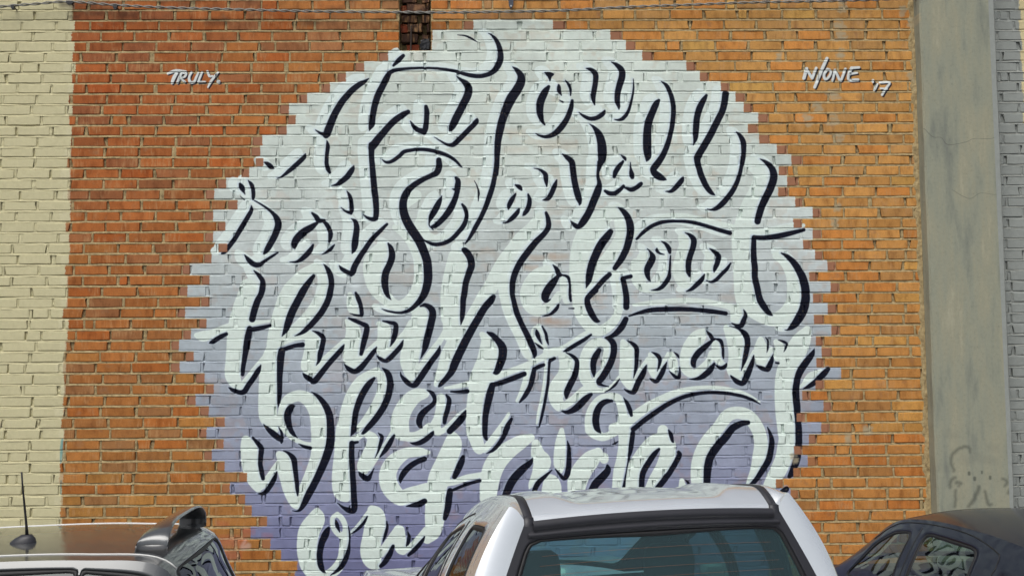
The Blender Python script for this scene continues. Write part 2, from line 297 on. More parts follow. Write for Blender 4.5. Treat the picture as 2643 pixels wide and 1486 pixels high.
('D3', (1680,10,8),(1710,80,32),(1725,160,50),(1715,250,56),(1690,350,60),(1630,450,54),(1570,540,46),(1510,610,40)),
('D2', (378,336,48),(300,368,50),(220,420,54),(160,490,54),(132,550,36),(132,585,6)),('D2', (380,770,50),(330,800,58),(260,815,36),(190,825,6)),
('D2', (778,315,36),(760,370,58),(720,460,58),(690,522,44)),('D2', (952,560,30),(860,585,30),(760,620,28),(680,655,26)),
('D2', (645,665,54),(632,740,62),(622,830,60),(605,900,52),(590,950,36)),
('D2', (1495,330,10),(1470,375,46),(1390,445,70),(1310,530,76),(1260,610,76),(1215,720,66)),('D2', (1695,450,8),(1620,520,34),(1550,590,48),(1515,660,46)),
('D2', (1855,150,6),(1870,220,32),(1872,320,44),(1868,420,50),(1850,500,52),(1820,538,36),(1780,500,26),(1730,440,8)),
('D2', (2268,405,24),(2272,455,60),(2210,530,76),(2150,590,76),(2110,660,70)),
('D1', (845,115,18),(890,165,34),(935,225,48),(930,310,46),(925,390,42),(940,470,44),(953,538,34)),
('D1', (1095,470,12),(1070,540,42),(1010,640,44),(960,690,36),(900,695,5)),
('D1', (1160,250,5),(1220,280,28),(1270,340,52),(1285,440,46),(1300,560,40),(1308,660,32),(1310,715,8)),
('C1', (1455,1045,5),(1530,1100,38),(1600,1190,58),(1640,1290,66),(1650,1390,70),(1652,1450,74),(1650,1530,76),(1640,1610,80),(1605,1720,76),(1555,1840,70),(1490,1980,66),(1430,2090,66),(1380,2190,54),(1340,2255,32),(1300,2275,14),(1255,2270,4)),
('C1', (1275,1190,18),(1240,1205,56),(1212,1260,66),(1206,1320,66),(1220,1385,58),(1230,1415,48),(1260,1470,38),(1310,1520,4)),
('D1', (1320,180,5),(1380,210,28),(1440,225,32)),
('D1', (960,-20,6),(985,10,26),(1040,60,52),(1100,110,56),(1140,140,40),(1143,172,14)),('D1', (1115,10,6),(1142,60,22),(1150,120,28)),
('D1', (1888,5,44),(1885,50,44),(1860,97,5)),
('C1', (2100,905,26),(2050,960,56),(1990,1050,62),(1945,1150,60),(1910,1260,54),(1895,1370,52),(1890,1440,48)),
('C1', (2180,795,5),(2240,850,50),(2265,930,58),(2260,1020,60),(2235,1120,62),(2180,1230,60),(2110,1330,58),(2040,1410,50),(1990,1465,30),(1970,1478,4)),
('D1', (1930,162,22),(1880,172,32)),('D1', (1870,175,50),(1868,300,52),(1875,450,52),(1885,600,54),(1892,740,56),(1897,820,58),(1888,870,48),(1840,865,50),(1780,835,26),(1720,790,5)),
('D1', (2140,65,5),(2180,110,34),(2165,180,32),(2140,260,18),(2110,325,4)),('D1', (2305,95,22),(2270,160,46),(2220,240,44),(2160,315,12)),
('D1', (1940,470,6),(1970,505,40),(2030,540,52),(2065,500,28),(2100,430,5)),
('C2', (405,1025,5),(460,1060,38),(485,1120,34),(470,1170,42),(410,1220,52),(350,1280,62),(325,1350,58),(335,1395,40),(355,1415,10)),
('C2', (605,1075,16),(635,1130,42),(620,1220,46),(595,1300,44),(586,1360,34)),
('C2', (805,1240,14),(770,1310,64),(700,1390,64),(640,1450,56)),('D2', (470,55,14),(455,80,38),(400,130,48),(330,170,44),(270,178,26),(230,168,5)),
('D1', (1705,967,12),(1718,1020,36),(1745,1090,8)),('D1', (1630,1045,26),(1600,1110,66),(1560,1200,60),(1540,1300,56),(1540,1380,54),(1555,1448,52),(1575,1490,28),(1597,1506,5)),
('D1', (1835,1030,6),(1848,1120,16),(1845,1200,16),(1830,1300,38),(1790,1400,48),(1740,1470,38),(1650,1536,6)),
('D1', (2030,930,12),(1990,1000,28),(1920,1070,22),(1860,1110,5)),('D1', (2230,980,12),(2235,1040,24),(2215,1120,28),(2190,1190,8)),
('D1', (2295,1235,30),(2260,1320,50),(2210,1400,48),(2170,1440,34)),('D1', (2447,1092,12),(2460,1140,34),(2450,1200,32),(2432,1235,8)),
('D2', (380,1140,12),(350,1190,34),(280,1270,42),(215,1328,26)),
]
WHITE = [
('D1',(775,140,90),(805,230,170),(815,320,185),(830,420,180),(860,520,170),(890,600,120),(905,655,60)),('D1',(910,640,60),(1000,560,90),(1080,430,70),(1120,370,60)),
('D1',(1120,290,70),(1170,340,140),(1190,430,180),(1210,540,160),(1240,650,160),(1290,760,150),(1305,810,90)),
('D1',(1320,790,100),(1390,640,130),(1460,480,140),(1520,300,150),(1530,200,160),(1532,100,160),(1535,0,170)),
('C1',(1150,1320,90),(1160,1240,100),(1210,1130,110),(1320,1085,115),(1420,1125,140),(1500,1220,170),(1530,1340,175),(1533,1440,170)),
('C1',(1130,1330,70),(1150,1400,75),(1190,1440,75),(1250,1510,60),(1350,1568,46),(1450,1585,40),(1560,1590,50),(1700,1583,50),(1800,1565,60),(1900,1528,70),(1985,1475,60)),
('C1',(1055,600,140),(1025,700,165),(1010,800,185),(1005,950,190),(1003,1100,195),(1000,1240,190),(1015,1320,180),(1060,1390,110),(1090,1440,50)),
('C1',(1180,80,150),(1130,250,160),(1090,400,150),(1060,550,140)),
('B1',(1560,1190,110),(1605,1300,105),(1590,1400,110),(1575,1430,110),(1530,1510,110),(1450,1630,110),(1350,1740,100),(1240,1840,80),(1150,1880,60)),
('B1',(1490,1170,110),(1380,1235,130),(1280,1340,150),(1230,1410,170),(1190,1520,178),(1150,1650,178),(1110,1800,165)),
('C1',(1110,540,90),(1250,480,100),(1400,455,100),(1460,500,150),(1470,590,175),(1450,690,175),(1425,780,160),(1440,850,80)),('C1',(1470,850,60),(1560,745,76),(1680,625,60),(1795,515,46)),
('C1',(800,-40,170),(780,50,180),(745,170,200),(710,310,210),(685,450,205),(670,600,190),(650,750,170),(640,870,160),(680,970,110),(715,1005,60)),
('C1',(740,990,80),(830,880,86),(920,750,60),(965,685,46)),('C1',(265,460,50),(340,470,110),(450,440,90),(600,370,70),(750,350,80),(900,328,46),(1030,315,24)),
('C1',(1815,310,40),(1880,400,140),(1885,500,170),(1865,620,165),(1860,710,150),(1880,780,80)),('C1',(1910,760,60),(2020,650,66),(2130,530,36)),
('C1',(1850,40,50),(1870,120,110),(1890,190,120),(1920,225,56)),
('C1',(2150,340,50),(2200,390,130),(2205,480,140),(2185,580,140),(2190,660,90)),('C1',(2220,645,66),(2330,540,70),(2420,440,66),(2480,330,60)),
('C2',(270,200,80),(330,240,160),(320,350,180),(280,470,190),(245,600,200),(225,720,195),(240,830,150),(245,925,40)),('C2',(285,865,66),(380,740,76),(470,620,80),(545,510,60),(590,430,60)),
('B2',(690,1040,120),(720,1120,180),(700,1250,185),(680,1380,195),(665,1470,200),(655,1580,190),(655,1680,180),(645,1780,150),(640,1850,150)),
('B2',(1565,640,90),(1480,760,120),(1380,860,140),(1290,970,130),(1210,1090,150),(1140,1230,170),(1060,1370,150),(1000,1460,150),(900,1600,110),(820,1720,100),(740,1840,140),(680,1960,160),(630,2080,170),(590,2200,150),(540,2300,110),(500,2370,50)),
('B2',(1190,1260,90),(1200,1400,110),(1220,1500,110),(1265,1620,110),(1330,1780,110),(1390,1900,110),(1440,2010,95),(1465,2090,60)),
('C2',(1455,820,80),(1445,900,90),(1400,1040,80),(1345,1135,50)),
('C2',(970,450,50),(1030,510,130),(1050,600,200),(1030,720,215),(995,820,225),(960,920,230),(920,1050,180),(900,1180,170),(890,1300,165),(890,1400,165),(895,1470,160),(915,1540,140),(940,1620,120),(960,1660,50)),
('D2',(1000,240,70),(1090,130,80),(1180,0,66),(1200,-40,50),(1250,-130,32)),('C2',(590,1005,24),(700,990,44),(850,960,60),(1050,910,80),(1250,840,66),(1400,785,66),(1560,710,66),(1690,645,100),(1790,615,80),(1900,540,56),(2020,460,56),(2110,410,46)),
('C2',(1637,730,36),(1627,870,34),(1612,1000,38),(1590,1130,38),(1560,1260,38),(1540,1375,22)),('C2',(1560,365,40),(1510,400,44),(1505,460,46),(1530,520,36),(1580,570,36),(1635,600,40)),('C2',(1560,370,60),(1600,450,36),(1622,540,36),(1628,620,50),(1640,720,36)),
('C2',(1810,650,110),(1850,760,155),(1840,880,180),(1765,1000,190),(1735,1100,150),(1765,1180,120),(1790,1215,50)),('C2',(1820,1190,76),(1920,1120,80),(2030,1030,90),(2100,990,76),(2160,890,56),(2240,800,46)),
('C2',(2110,1000,110),(2040,900,125),(2030,780,125),(2060,650,125),(2120,560,110),(2200,530,86),(2265,580,80),(2265,680,95),(2225,790,56)),('C2',(2130,1020,80),(2220,1030,46),(2310,990,40),(2390,890,32)),
('C3',(190,530,60),(235,620,160),(238,740,165),(225,870,155),(255,970,95),(280,1015,40)),('C3',(305,960,60),(380,820,66),(445,700,36)),
('C3',(470,660,50),(505,720,115),(498,810,105),(508,880,56)),('C3',(535,860,50),(600,760,46),(655,650,36)),('C3',(690,660,60),(705,740,100),(718,820,86),(750,865,36)),
('C3',(1020,430,80),(960,490,160),(895,590,180),(850,700,150),(850,810,120),(920,860,86),(1000,810,86),(1080,725,76),(1105,650,70)),('C3',(1145,550,80),(1155,640,100),(1175,720,76),(1225,755,46)),
('C3',(1270,390,90),(1345,480,190),(1368,600,190),(1358,720,165),(1335,820,150),(1365,885,95),(1400,918,36)),('C3',(1425,855,66),(1490,740,56),(1545,630,46)),
('C3',(1610,510,70),(1610,590,130),(1600,690,125),(1620,765,76)),('C3',(1655,745,56),(1725,610,56)),('C3',(1770,530,60),(1805,590,100),(1785,690,80)),
('C3',(2090,410,90),(2030,520,190),(1965,640,220),(1900,760,200),(1862,880,195),(1852,1000,195),(1852,1150,195),(1862,1300,190),(1875,1440,185),(1882,1530,175),(1872,1600,175),(1850,1720,175),(1800,1840,170),(1735,1955,150),(1690,2040,130)),
('C3',(2230,830,40),(2130,895,100),(2050,970,46),(1990,1010,20)),
('D3',(960,640,130),(955,480,135),(970,360,140),(1010,240,140),(1080,130,140),(1170,20,130),(1270,-110,135),(1390,-140,125),(1500,-90,140),(1575,20,140),(1605,110,140),(1615,200,145),(1595,330,145),(1555,450,105),(1500,560,66),(1470,620,30)),
('D3',(205,60,130),(197,200,110),(175,350,115),(145,480,115),(125,640,100)),
('C2',(2300,1085,66),(2200,1115,80),(2120,1205,90),(2080,1310,86),(2080,1420,90),(2095,1400+45,100),(2150,1480,110),(2230,1510,80),(2330,1470,80),(2400,1410,80)),
('C2',(2310,1080,60),(2385,1120,90),(2420,1230,90),(2430,1340,110),(2410,1440,110)),
('C3',(90,1420,100),(200,1385,110),(290,1310,105),(420,1215,96),(560,1135,86),(700,1068,72),(860,1022,56),(1020,1002,46),(1200,1008,46),(1380,1044,46),(1500,1090,36),(1600,1150,18)),
('D3',(600,40,110),(600,120,150),(500,180,165),(420,260,155),(340,370,150),(290,480,150),(280,640,140)),('D3',(655,200,160),(648,300,160),(600,420,145),(520,540,120),(460,640,90)),
('D3',(795,560,50),(805,640,90)),
('D2',(2170,270,100),(2090,350,185),(2010,450,205),(1960,560,205),(1945,680,170)),('D2',(2230,320,100)  ,(2235,340,90)),
('D2',(1797,40,50),(1787,150,105),(1776,300,125),(1775,400,115),(1788,465,40)),
('D2',(1480,115,75),(1380,160,140),(1260,235,175),(1150,330,205),(1085,440,210),(1050,580,195),(1035,740,170)),('D2',(1530,180,90),(1555,300,150),(1595,370,180),(1560,480,140),(1490,590,70),(1462,640,16)),('D2',(1680,530,76),(1692,600,180),(1692,690,210)),
('D2',(425,270,36),(330,265,90),(200,275,110),(90,340,150),(20,430,170),(0,540,180),(40,650,180),(130,735,160),(250,705,160),(400,665,160)),
('D2',(665,95,90),(675,175,180),(640,280,205),(590,400,215),(530,530,215),(505,660,205),(490,800,200),(485,950,200),(470,1080,160),(410,1160,100)),('D2',(600,585,70),(700,570,66),(820,530,66),(970,500,56)),
('C1',(2130,830,80),(2050,880,110),(1960,945,125),(1885,1060,135),(1835,1200,140),(1800,1350,140),(1780,1450,150),(1772,1560,145),(1768,1660,155),(1765,1800,180),(1760,1950,190),(1770,2070,180),(1810,2130,100)),
('C1',(2170,870,90),(2185,980,95),(2160,1100,105),(2090,1230,96),(2010,1340,80),(1930,1430,60)),
('D1',(2030,80,76),(2085,130,115),(2080,230,150),(2030,350,165),(1990,420,130),(2010,465,60)),('D1',(2050,430,60),(2140,300,46),(2220,180,46),(2290,50,36)),
('C2',(380,1062,100),(280,1090,150),(185,1190,175),(130,1320,185),(130,1440,185),(180,1495,110),(260,1510,100),(350,1480,100),(430,1420,110)),('C2',(550,1105,90),(548,1200,100),(520,1320,95),(490,1400,110),(520,1455,90)),('D2',(560,50,60),(620,10,60),(730,-100,60),(825,-175,46)),
('D1',(1510,880,80),(1500,960,180),(1430,1080,215),(1410,1200,210),(1410,1320,200),(1440,1440,185),(1500,1510,150),(1600,1535,100),(1700,1480,110),(1770,1370,105),(1792,1250,105),(1792,1140,86)),
('D1',(1720,905,50),(1670,950,46),(1690,1050,66),(1750,1120,66),(1790,1130,80),(1805,1050,56),(1775,960,56),(1720,905,50)),('D1',(1850,1110,36),(1950,1010,46),(2045,890,56)),
('D1',(2075,860,90),(2120,920,170),(2110,1030,215),(2080,1150,200),(2060,1280,205),(2080,1370,185),(2120,1430,100)),('D1',(2170,1310,86),(2270,1180,96),(2345,1060,80)),('D1',(2370,1070,90),(2370,1150,115),(2380,1240,135),(2400,1285,80)),('D2',(190,1280,56),(290,1190,66),(400,1070,76)),
]
# edge of the mural, course by course: photo (y, x) where the white paint ends, and the outer end of the brown brick end
EDGE_L = [(66,1221,1196),(95,1116,0),(122,1114,0),(150,1001,977),(177,939,916),(205,892,870),(231,851,829),(257,792,771),(284,745,721),(311,762,742),(338,739,716),(364,676,651),(391,671,648),
(420,679,659),(447,642,622),(475,583,562),(502,552,530),(529,612,587),(556,549,527),(583,581,560),(611,549,528),(639,586,563),(666,545,526),(694,489,470),(723,540,519),(750,483,462),
(777,540,518),(806,477,457),(835,532,511),(866,492,472),(894,461,441),(921,499,477),(951,463,440),(979,527,503),(1008,551,530),(1036,504,481),(1065,538,515),(1093,579,555),
(1121,532,512),(1148,576,557),(1176,546,526),(1204,579,560),(1231,637,616),(1259,592,572),(1287,632,613),(1315,649,629),(1344,688,666),(1374,646,625),(1402,697,675),(1429,725,0),(1458,767,0),(1486,760,0)]
EDGE_R = [(66,1427,1459),(95,1575,1604),(122,1615,1639),(146,1657,1685),(171,1771,1795),(199,1806,1828),(223,1860,1881),(251,1898,1922),(279,1919,1941),(308,1956,1982),(335,1930,1955),(361,1959,1985),(388,2005,2031),
(414,2042,2070),(441,2010,2031),(468,2031,2059),(495,2008,2033),(523,2052,2070),(551,2097,2117),(577,2047,2069),(604,2097,2119),(630,2072,2092),(657,2103,2122),(685,2135,2156),(713,2088,2109),(739,2143,2165),
(766,2098,2120),(795,2136,2160),(825,2100,2125),(852,2145,2166),(880,2105,2125),(908,2120,2145),(938,2107,2126),(965,2170,0),(992,2104,2126),(1022,2070,2090),(1049,2125,2145),(1077,2055,2077),(1106,2119,2140),
(1132,2087,2107),(1160,2049,2069),(1187,2084,2109),(1215,2047,2065),(1245,2002,2020),(1273,2040,2060),(1300,2010,2030),(1330,2000,2020),(1358,1995,0),(1386,1990,0),(1415,1985,0),(1443,1985,0),(1472,1985,0),(1500,1985,0)]

Z0, PITCH_Z = 5.4715, 0.09507                               # first joint and height of a brick course
def course_of(z): return int(math.floor((Z0-z)/PITCH_Z))

MX0, MX1, MZ0, MZ1 = -6.1, 7.3, 0.0, 6.4                    # area of the wall the paint map covers
MPP = 0.0030
MW, MH = int((MX1-MX0)/MPP), int((MZ1-MZ0)/MPP)
RGB = np.full((MH, MW, 3), 0.85, np.float32); ALP = np.zeros((MH, MW), np.float32)
def to_map(p): return ((p[0]-MX0)/MPP, (p[2]-MZ0)/MPP)
PXM = 9.6/F_PX/MPP                                          # map pixels per photo pixel (about)
def stroke_cov(pts, soft=0.7):
    P = np.asarray(pts, float); r = P[:, 2].max()+3
    x0, x1 = int(max(0, P[:, 0].min()-r)), int(min(MW, P[:, 0].max()+r)); y0, y1 = int(max(0, P[:, 1].min()-r)), int(min(MH, P[:, 1].max()+r))
    if x1 <= x0 or y1 <= y0: return None
    cov = np.zeros((y1-y0, x1-x0), np.float32)
    for a, b in zip(P[:-1], P[1:]):
        rr = max(a[2], b[2])+3
        u0, u1 = int(max(x0, min(a[0], b[0])-rr)), int(min(x1, max(a[0], b[0])+rr)+1); v0, v1 = int(max(y0, min(a[1], b[1])-rr)), int(min(y1, max(a[1], b[1])+rr)+1)
        if u1 <= u0 or v1 <= v0: continue
        X = np.arange(u0, u1, dtype=np.float32)[None, :]; Y = np.arange(v0, v1, dtype=np.float32)[:, None]
        dx, dy = b[0]-a[0], b[1]-a[1]; L = dx*dx+dy*dy+1e-6
        t = np.clip(((X-a[0])*dx+(Y-a[1])*dy)/L, 0, 1)
        d = np.sqrt((X-a[0]-t*dx)**2+(Y-a[1]-t*dy)**2)
        c = np.clip((a[2]+(b[2]-a[2])*t-d)/(2*soft)+0.5, 0, 1)
        s = cov[v0-y0:v1-y0, u0-x0:u1-x0]; np.maximum(s, c[:s.shape[0], :s.shape[1]], out=s)
    return cov, x0, y0
def lay(cov, x0, y0, col, op=1.0):
    h, wd = cov.shape; c = (cov*op)[..., None]; sl_ = (slice(y0, y0+h), slice(x0, x0+wd))
    a0 = ALP[sl_][..., None]; a1 = c+a0*(1-c)
    col = np.asarray(col, np.float32)/255.0
    RGB[sl_] = np.where(a1 > 1e-4, (col*c+RGB[sl_]*a0*(1-c))/np.maximum(a1, 1e-4), RGB[sl_]); ALP[sl_] = a1[..., 0]
def paint(pts, col, op=1.0, soft=0.7, sub=5, plane=0.0, shift=(0, 0), wobble=0.0):
    """pts: photo pixels (x, y, full width)"""
    q = catmull(pts, sub); out = []
    for x, y, wd in q:
        m = to_map(at(x+shift[0], y+shift[1], plane))
        out.append((m[0]+NR.randn()*wobble, m[1]+NR.randn()*wobble, max(0.35, wd*0.5*PXM*(9.6+plane)/9.6)))
    r = stroke_cov(out, soft)
    if r: lay(*r, col, op)
def rect(x0, x1, z0, z1, col, op=1.0, rag=0.0):
    u0, u1 = (x0-MX0)/MPP, (x1-MX0)/MPP; v0, v1 = (z0-MZ0)/MPP, (z1-MZ0)/MPP
    a, b, c, d = int(max(0, u0-2)), int(min(MW, u1+2)), int(max(0, v0-2)), int(min(MH, v1+2))
    if b <= a or d <= c: return
    X = np.arange(a, b)[None, :]; Y = np.arange(c, d)[:, None]
    wv = (NR.randn(d-c, 1)*rag).astype(np.float32); wv = (wv+np.roll(wv, 1, 0)+np.roll(wv, 2, 0))/3
    cov = np.clip(X-u0-wv+0.5, 0, 1)*np.clip(u1+wv-X+0.5, 0, 1)*np.clip(Y-v0+0.5, 0, 1)*np.clip(v1-Y+0.5, 0, 1)
    lay(cov.astype(np.float32), a, c, col, op)
def smooth_noise(h, wd, cell):
    g = NR.rand(int(h/cell)+3, int(wd/cell)+3).astype(np.float32)
    yy = np.arange(h)/cell; xx = np.arange(wd)/cell; yi = yy.astype(int); xi = xx.astype(int)
    fy = (yy-yi)[:, None]; fx = (xx-xi)[None, :]; fy = fy*fy*(3-2*fy); fx = fx*fx*(3-2*fx)
    return ((g[yi][:, xi]*(1-fx)+g[yi][:, xi+1]*fx)*(1-fy)+(g[yi+1][:, xi]*(1-fx)+g[yi+1][:, xi+1]*fx)*fy).astype(np.float32)

# 1 the cream coat on the left end of the wall
for k in range(-8, 60):
    zt = Z0-k*PITCH_Z; zb = zt-PITCH_Z
    xe = at(190, 0)[0]*1.0
    rect(MX0, xe+0.012*NR.randn(), zb, zt, (203, 196, 158), rag=2.0)
    if k % 2: rect(xe-0.05*NR.rand()-0.03, xe+0.01, zb+0.01, zt-0.01, (212, 206, 172), 0.5, rag=2)
# 2 the mural ground, course by course
LEFT = {}; RIGHT = {}
for y, xw, xb in EDGE_L:
    p = at(xw, y); LEFT.setdefault(course_of(p[2]), (p[0], at(xb, y)[0] if xb else None))
for y, xw, xb in EDGE_R:
    p = at(xw, y); RIGHT.setdefault(course_of(p[2]), (p[0], at(xb, y)[0] if xb else None))
GROUND = [(0, (213, 223, 214)), (12, (207, 217, 210)), (22, (195, 204, 204)), (29, (175, 185, 192)), (36, (157, 165, 181)), (40, (148, 154, 176)), (46, (127, 131, 165)), (52, (117, 119, 157))]
def ground_col(k):
    for (a, ca), (b, cb) in zip(GROUND[:-1], GROUND[1:]):
        if k <= b:
            t = max(0, min(1, (k-a)/(b-a))); return tuple(ca[i]*(1-t)+cb[i]*t for i in range(3))
    return GROUND[-1][1]
ks = sorted(set(LEFT) & set(RIGHT))
for k in range(ks[0], ks[-1]+1):
    if k not in LEFT: LEFT[k] = LEFT.get(k-1, LEFT[min(LEFT, key=lambda q: abs(q-k))])
    if k not in RIGHT: RIGHT[k] = RIGHT.get(k-1, RIGHT[min(RIGHT, key=lambda q: abs(q-k))])
    zt = Z0-k*PITCH_Z
    rect(LEFT[k][0], RIGHT[k][0], zt-PITCH_Z-0.004, zt+0.004, ground_col(k), rag=1.2)
mural = ALP.copy(); mural[:, :int((at(400, 700)[0]-MX0)/MPP)] = 0
n1 = smooth_noise(MH, MW, 90); n2 = smooth_noise(MH, MW, 22)
RGB *= (1+((n1-0.5)*0.09+(n2-0.5)*0.05)*mural)[..., None]
# brick red bleeding through the thin coat
for x, y, wd, op in ((1385,665,30,.30),(1440,662,40,.28),(1370,690,26,.34),(1395,826,40,.30),(1440,832,50,.26),(1530,690,30,.18),(1545,765,30,.2),(1890,768,50,.16),(1340,340,60,.10),(1440,375,80,.12),(1500,468,30,.2),(1205,357,16,.3),(1330,385,50,.12),(1240,650,60,.08),(790,805,40,.12)):
    paint([(x-wd*.5, y, wd*.35), (x, y+2, wd*.4), (x+wd*.5, y, wd*.3)], (172, 120, 84), op, soft=9)
wear = smooth_noise(MH, MW, 60)*.6+smooth_noise(MH, MW, 14)*.4
ALP *= np.where(mural > 0, 1-np.clip((wear-.62)*1.1, 0, .14), 1).astype(np.float32)
# 3 the letters: white bodies, then their dark shades
WHITE2 = [(881, 495, 2.924, [
 [(300,430,100),(240,510,130),(232,600,140),(265,720,130),(340,810,100),(430,862,80),(530,800,80),(580,690,80),(592,560,80),(560,440,70),(480,330,60),(400,270,40)],
 [(850,490,90),(875,570,180),(850,680,180),(825,800,160),(825,950,150)],
 [(1545,585,60),(1480,660,150),(1430,760,165),(1440,850,140),(1500,900,80),(1590,850,70),(1640,780,60)],[(1680,655,60),(1680,720,70),(1700,820,60)],
 [(2090,135,90),(1960,200,135),(1865,310,165),(1810,430,155),(1790,580,145),(1790,700,140)],[(2105,230,100),(2110,330,90),(2050,440,86),(1950,570,86),(1860,690,70)],
 [(1800,740,120),(1805,880,115),(1850,980,105),(1930,1050,86),(2020,1010,76),(2080,930,66),(2100,800,56),(2090,680,46),(2065,610,46)],
 [(2280,510,110),(2245,620,130),(2265,710,80),(2350,735,60),(2430,690,66),(2460,580,56)],
 [(2150,370,30),(2230,330,60),(2330,260,50),(2450,200,40),(2576,185,30)],
 [(630,190,110),(600,270,110),(640,340,90),(740,370,70),(850,330,66),(900,220,60)],[(560,30,90),(470,110,60)]]),
 (1560, 400, 4.0, [[(1500,80,140),(1600,200,130),(1570,350,140),(1490,500,140),(1440,640,150),(1420,800,200),(1410,950,200),(1420,1100,190),(1420,1300,180),(1440,1440,200),(1480,1540,200),(1600,1650,150),(1740,1700,140),(1880,1640,170),(1960,1520,180),(1960,1400,160),(1940,1250,140),(1870,1110,120),(1770,1040,80)],
  [(420,780,30),(520,690,60),(650,640,60),(800,630,60),(950,660,60),(1120,700,60),(1290,740,60),(1500,800,70),(1700,790,70),(1900,750,60),(2050,730,40)],
  [(800,860,90),(830,950,130),(790,1080,140),(770,1200,150),(800,1310,110),(860,1350,50)],[(330,1130,130),(340,1280,130),(430,1370,60),(540,1350,70),(620,1250,70)],[(1060,1020,60),(1090,1100,90),(1060,1200,90),(1080,1260,50)],
  [(300,1400+150,30),(460,1400+130,50),(700,1400+110,60),(900,1400+105,60),(1100,1400+125,60),(1290,1400+170,70),(1360,1400+220,130),(1350,1400+300,110)]])]
for x0, y0, sc, L in WHITE2:
    for q in L: WHITE.append((None, [(x0+a/sc, y0+b/sc, wd/sc) for a, b, wd in q]))
T4 = lambda s: s[1] if s[0] is None else [(TX[s[0][1]]+p[0]/4.0, TY[s[0][0]]+p[1]/4.0, p[2]/4.0) for p in s[1:]]
for s in DARK:
    if s[0][0] in 'AB' and max(p[2] for p in s[1:]) > 30:
        q = [(x-18, y-6, 14+22*min(1.0, wd/12.0)) for x, y, wd in T4(s)]
        paint(q, (223, 236, 232), 0.95, soft=1.2)
for s in WHITE: paint(T4(s), (219, 232, 225), 1.0, soft=0.9, wobble=0.12)
for s in DARK:                                               # pale blue airbrushed rim between body and shade
    if max(p[2] for p in s[1:]) > 24: paint([(x-2.5, y-1, wd+3) for x, y, wd in T4(s)], (186, 202, 222), 0.55, soft=3.5)
for s in DARK: paint([(x, y, wd*1.08+.4) for x, y, wd in T4(s)], (9, 14, 31), 0.99, soft=0.9, wobble=0.12)
# 4 brown brick ends along the edge, and the first bricks that stay bare inside it
for D, sgn in ((LEFT, -1), (RIGHT, 1)):
    for k, (xw, xb) in D.items():
        if xb is None: continue
        zt = Z0-k*PITCH_Z
        a, b = min(xw, xb), max(xw, xb)
        rect(a, b, zt-PITCH_Z+0.008, zt-0.012, (158, 111, 86) if k < 40 else (164, 112, 76), 0.97, rag=1.0)
# 5 small signatures
def word(strokes, x0, y0, sc, col=(222, 228, 226), sh=(22, 26, 40)):
    for dx, c in ((3.2, sh), (0, col)):
        for s in strokes:
            paint([(x0+a/sc, y0+b/sc, wd/sc) for a, b, wd in s], c, 0.95, sub=3, shift=(dx, dx*1.1))
word([[(1565,690,22),(1640,665,30),(1735,672,20)],[(1645,690,34),(1620,740,34),(1605,780,26)],[(1690,690,26),(1670,740,26),(1655,778,22)],[(1700,680,24),(1735,690,24),(1725,720,22),(1690,735,18),(1725,770,22)],
 [(1785,680,24),(1765,730,24),(1775,770,28),(1810,770,24),(1830,730,24),(1850,685,20)],[(1885,680,22),(1865,730,24),(1850,770,22)],[(1850,770,22),(1915,768,14)],[(1935,670,20),(1955,715,24),(1985,715,18)],[(2035,680,20),(1990,735,24),(1960,780,24),(1940,820,14)],[(2036,766,34),(2040,768,34)]], 0, 0, 3.62)
word([[(500,645,32),(475,735,32)],[(500,650,28),(545,725,28)],[(590,640,26),(552,735,28)],[(690,550,30),(640,660,32),(575,820,28)],[(695,650,26),(662,700,28),(675,745,26),(710,720,24),(728,670,24),(695,650,24)],[(765,660,26),(742,755,24)],[(765,660,26),(808,750,26)],[(862,650,26),(822,755,26)],
 [(920,640,30),(895,700,34),(900,750,32),(980,750,28)],[(920,640,28),(990,635,24)],[(905,695,24),(970,685,22)],[(1120,755,26),(1122,775,18)],[(1160,790,22),(1135,845,22)],[(1185,775,24),(1275,775,22),(1240,830,24),(1205,890,24)],[(1190,830,18),(1250,835,18)]], 1943, 0, 3.62)
# 6 drips and oversprays low on the wall
paint([(160,1135,6),(158,1160,7),(156,1195,3)], (112,158,158), 0.8); paint([(157,1240,3),(156,1275,3)], (60,110,120), 0.5)
for x, y, wd in ((575,1350,24),(640,1368,28),(600,1395,60),(690,1380,20),(590,1430,50)): paint([(x-wd*.4,y,wd*.5),(x+wd*.4,y+3,wd*.5)], (198,92,84), 0.30, soft=10)
paint([(632,1395,6),(625,1412,12),(640,1408,14)], (205,175,160), 0.6, soft=4)
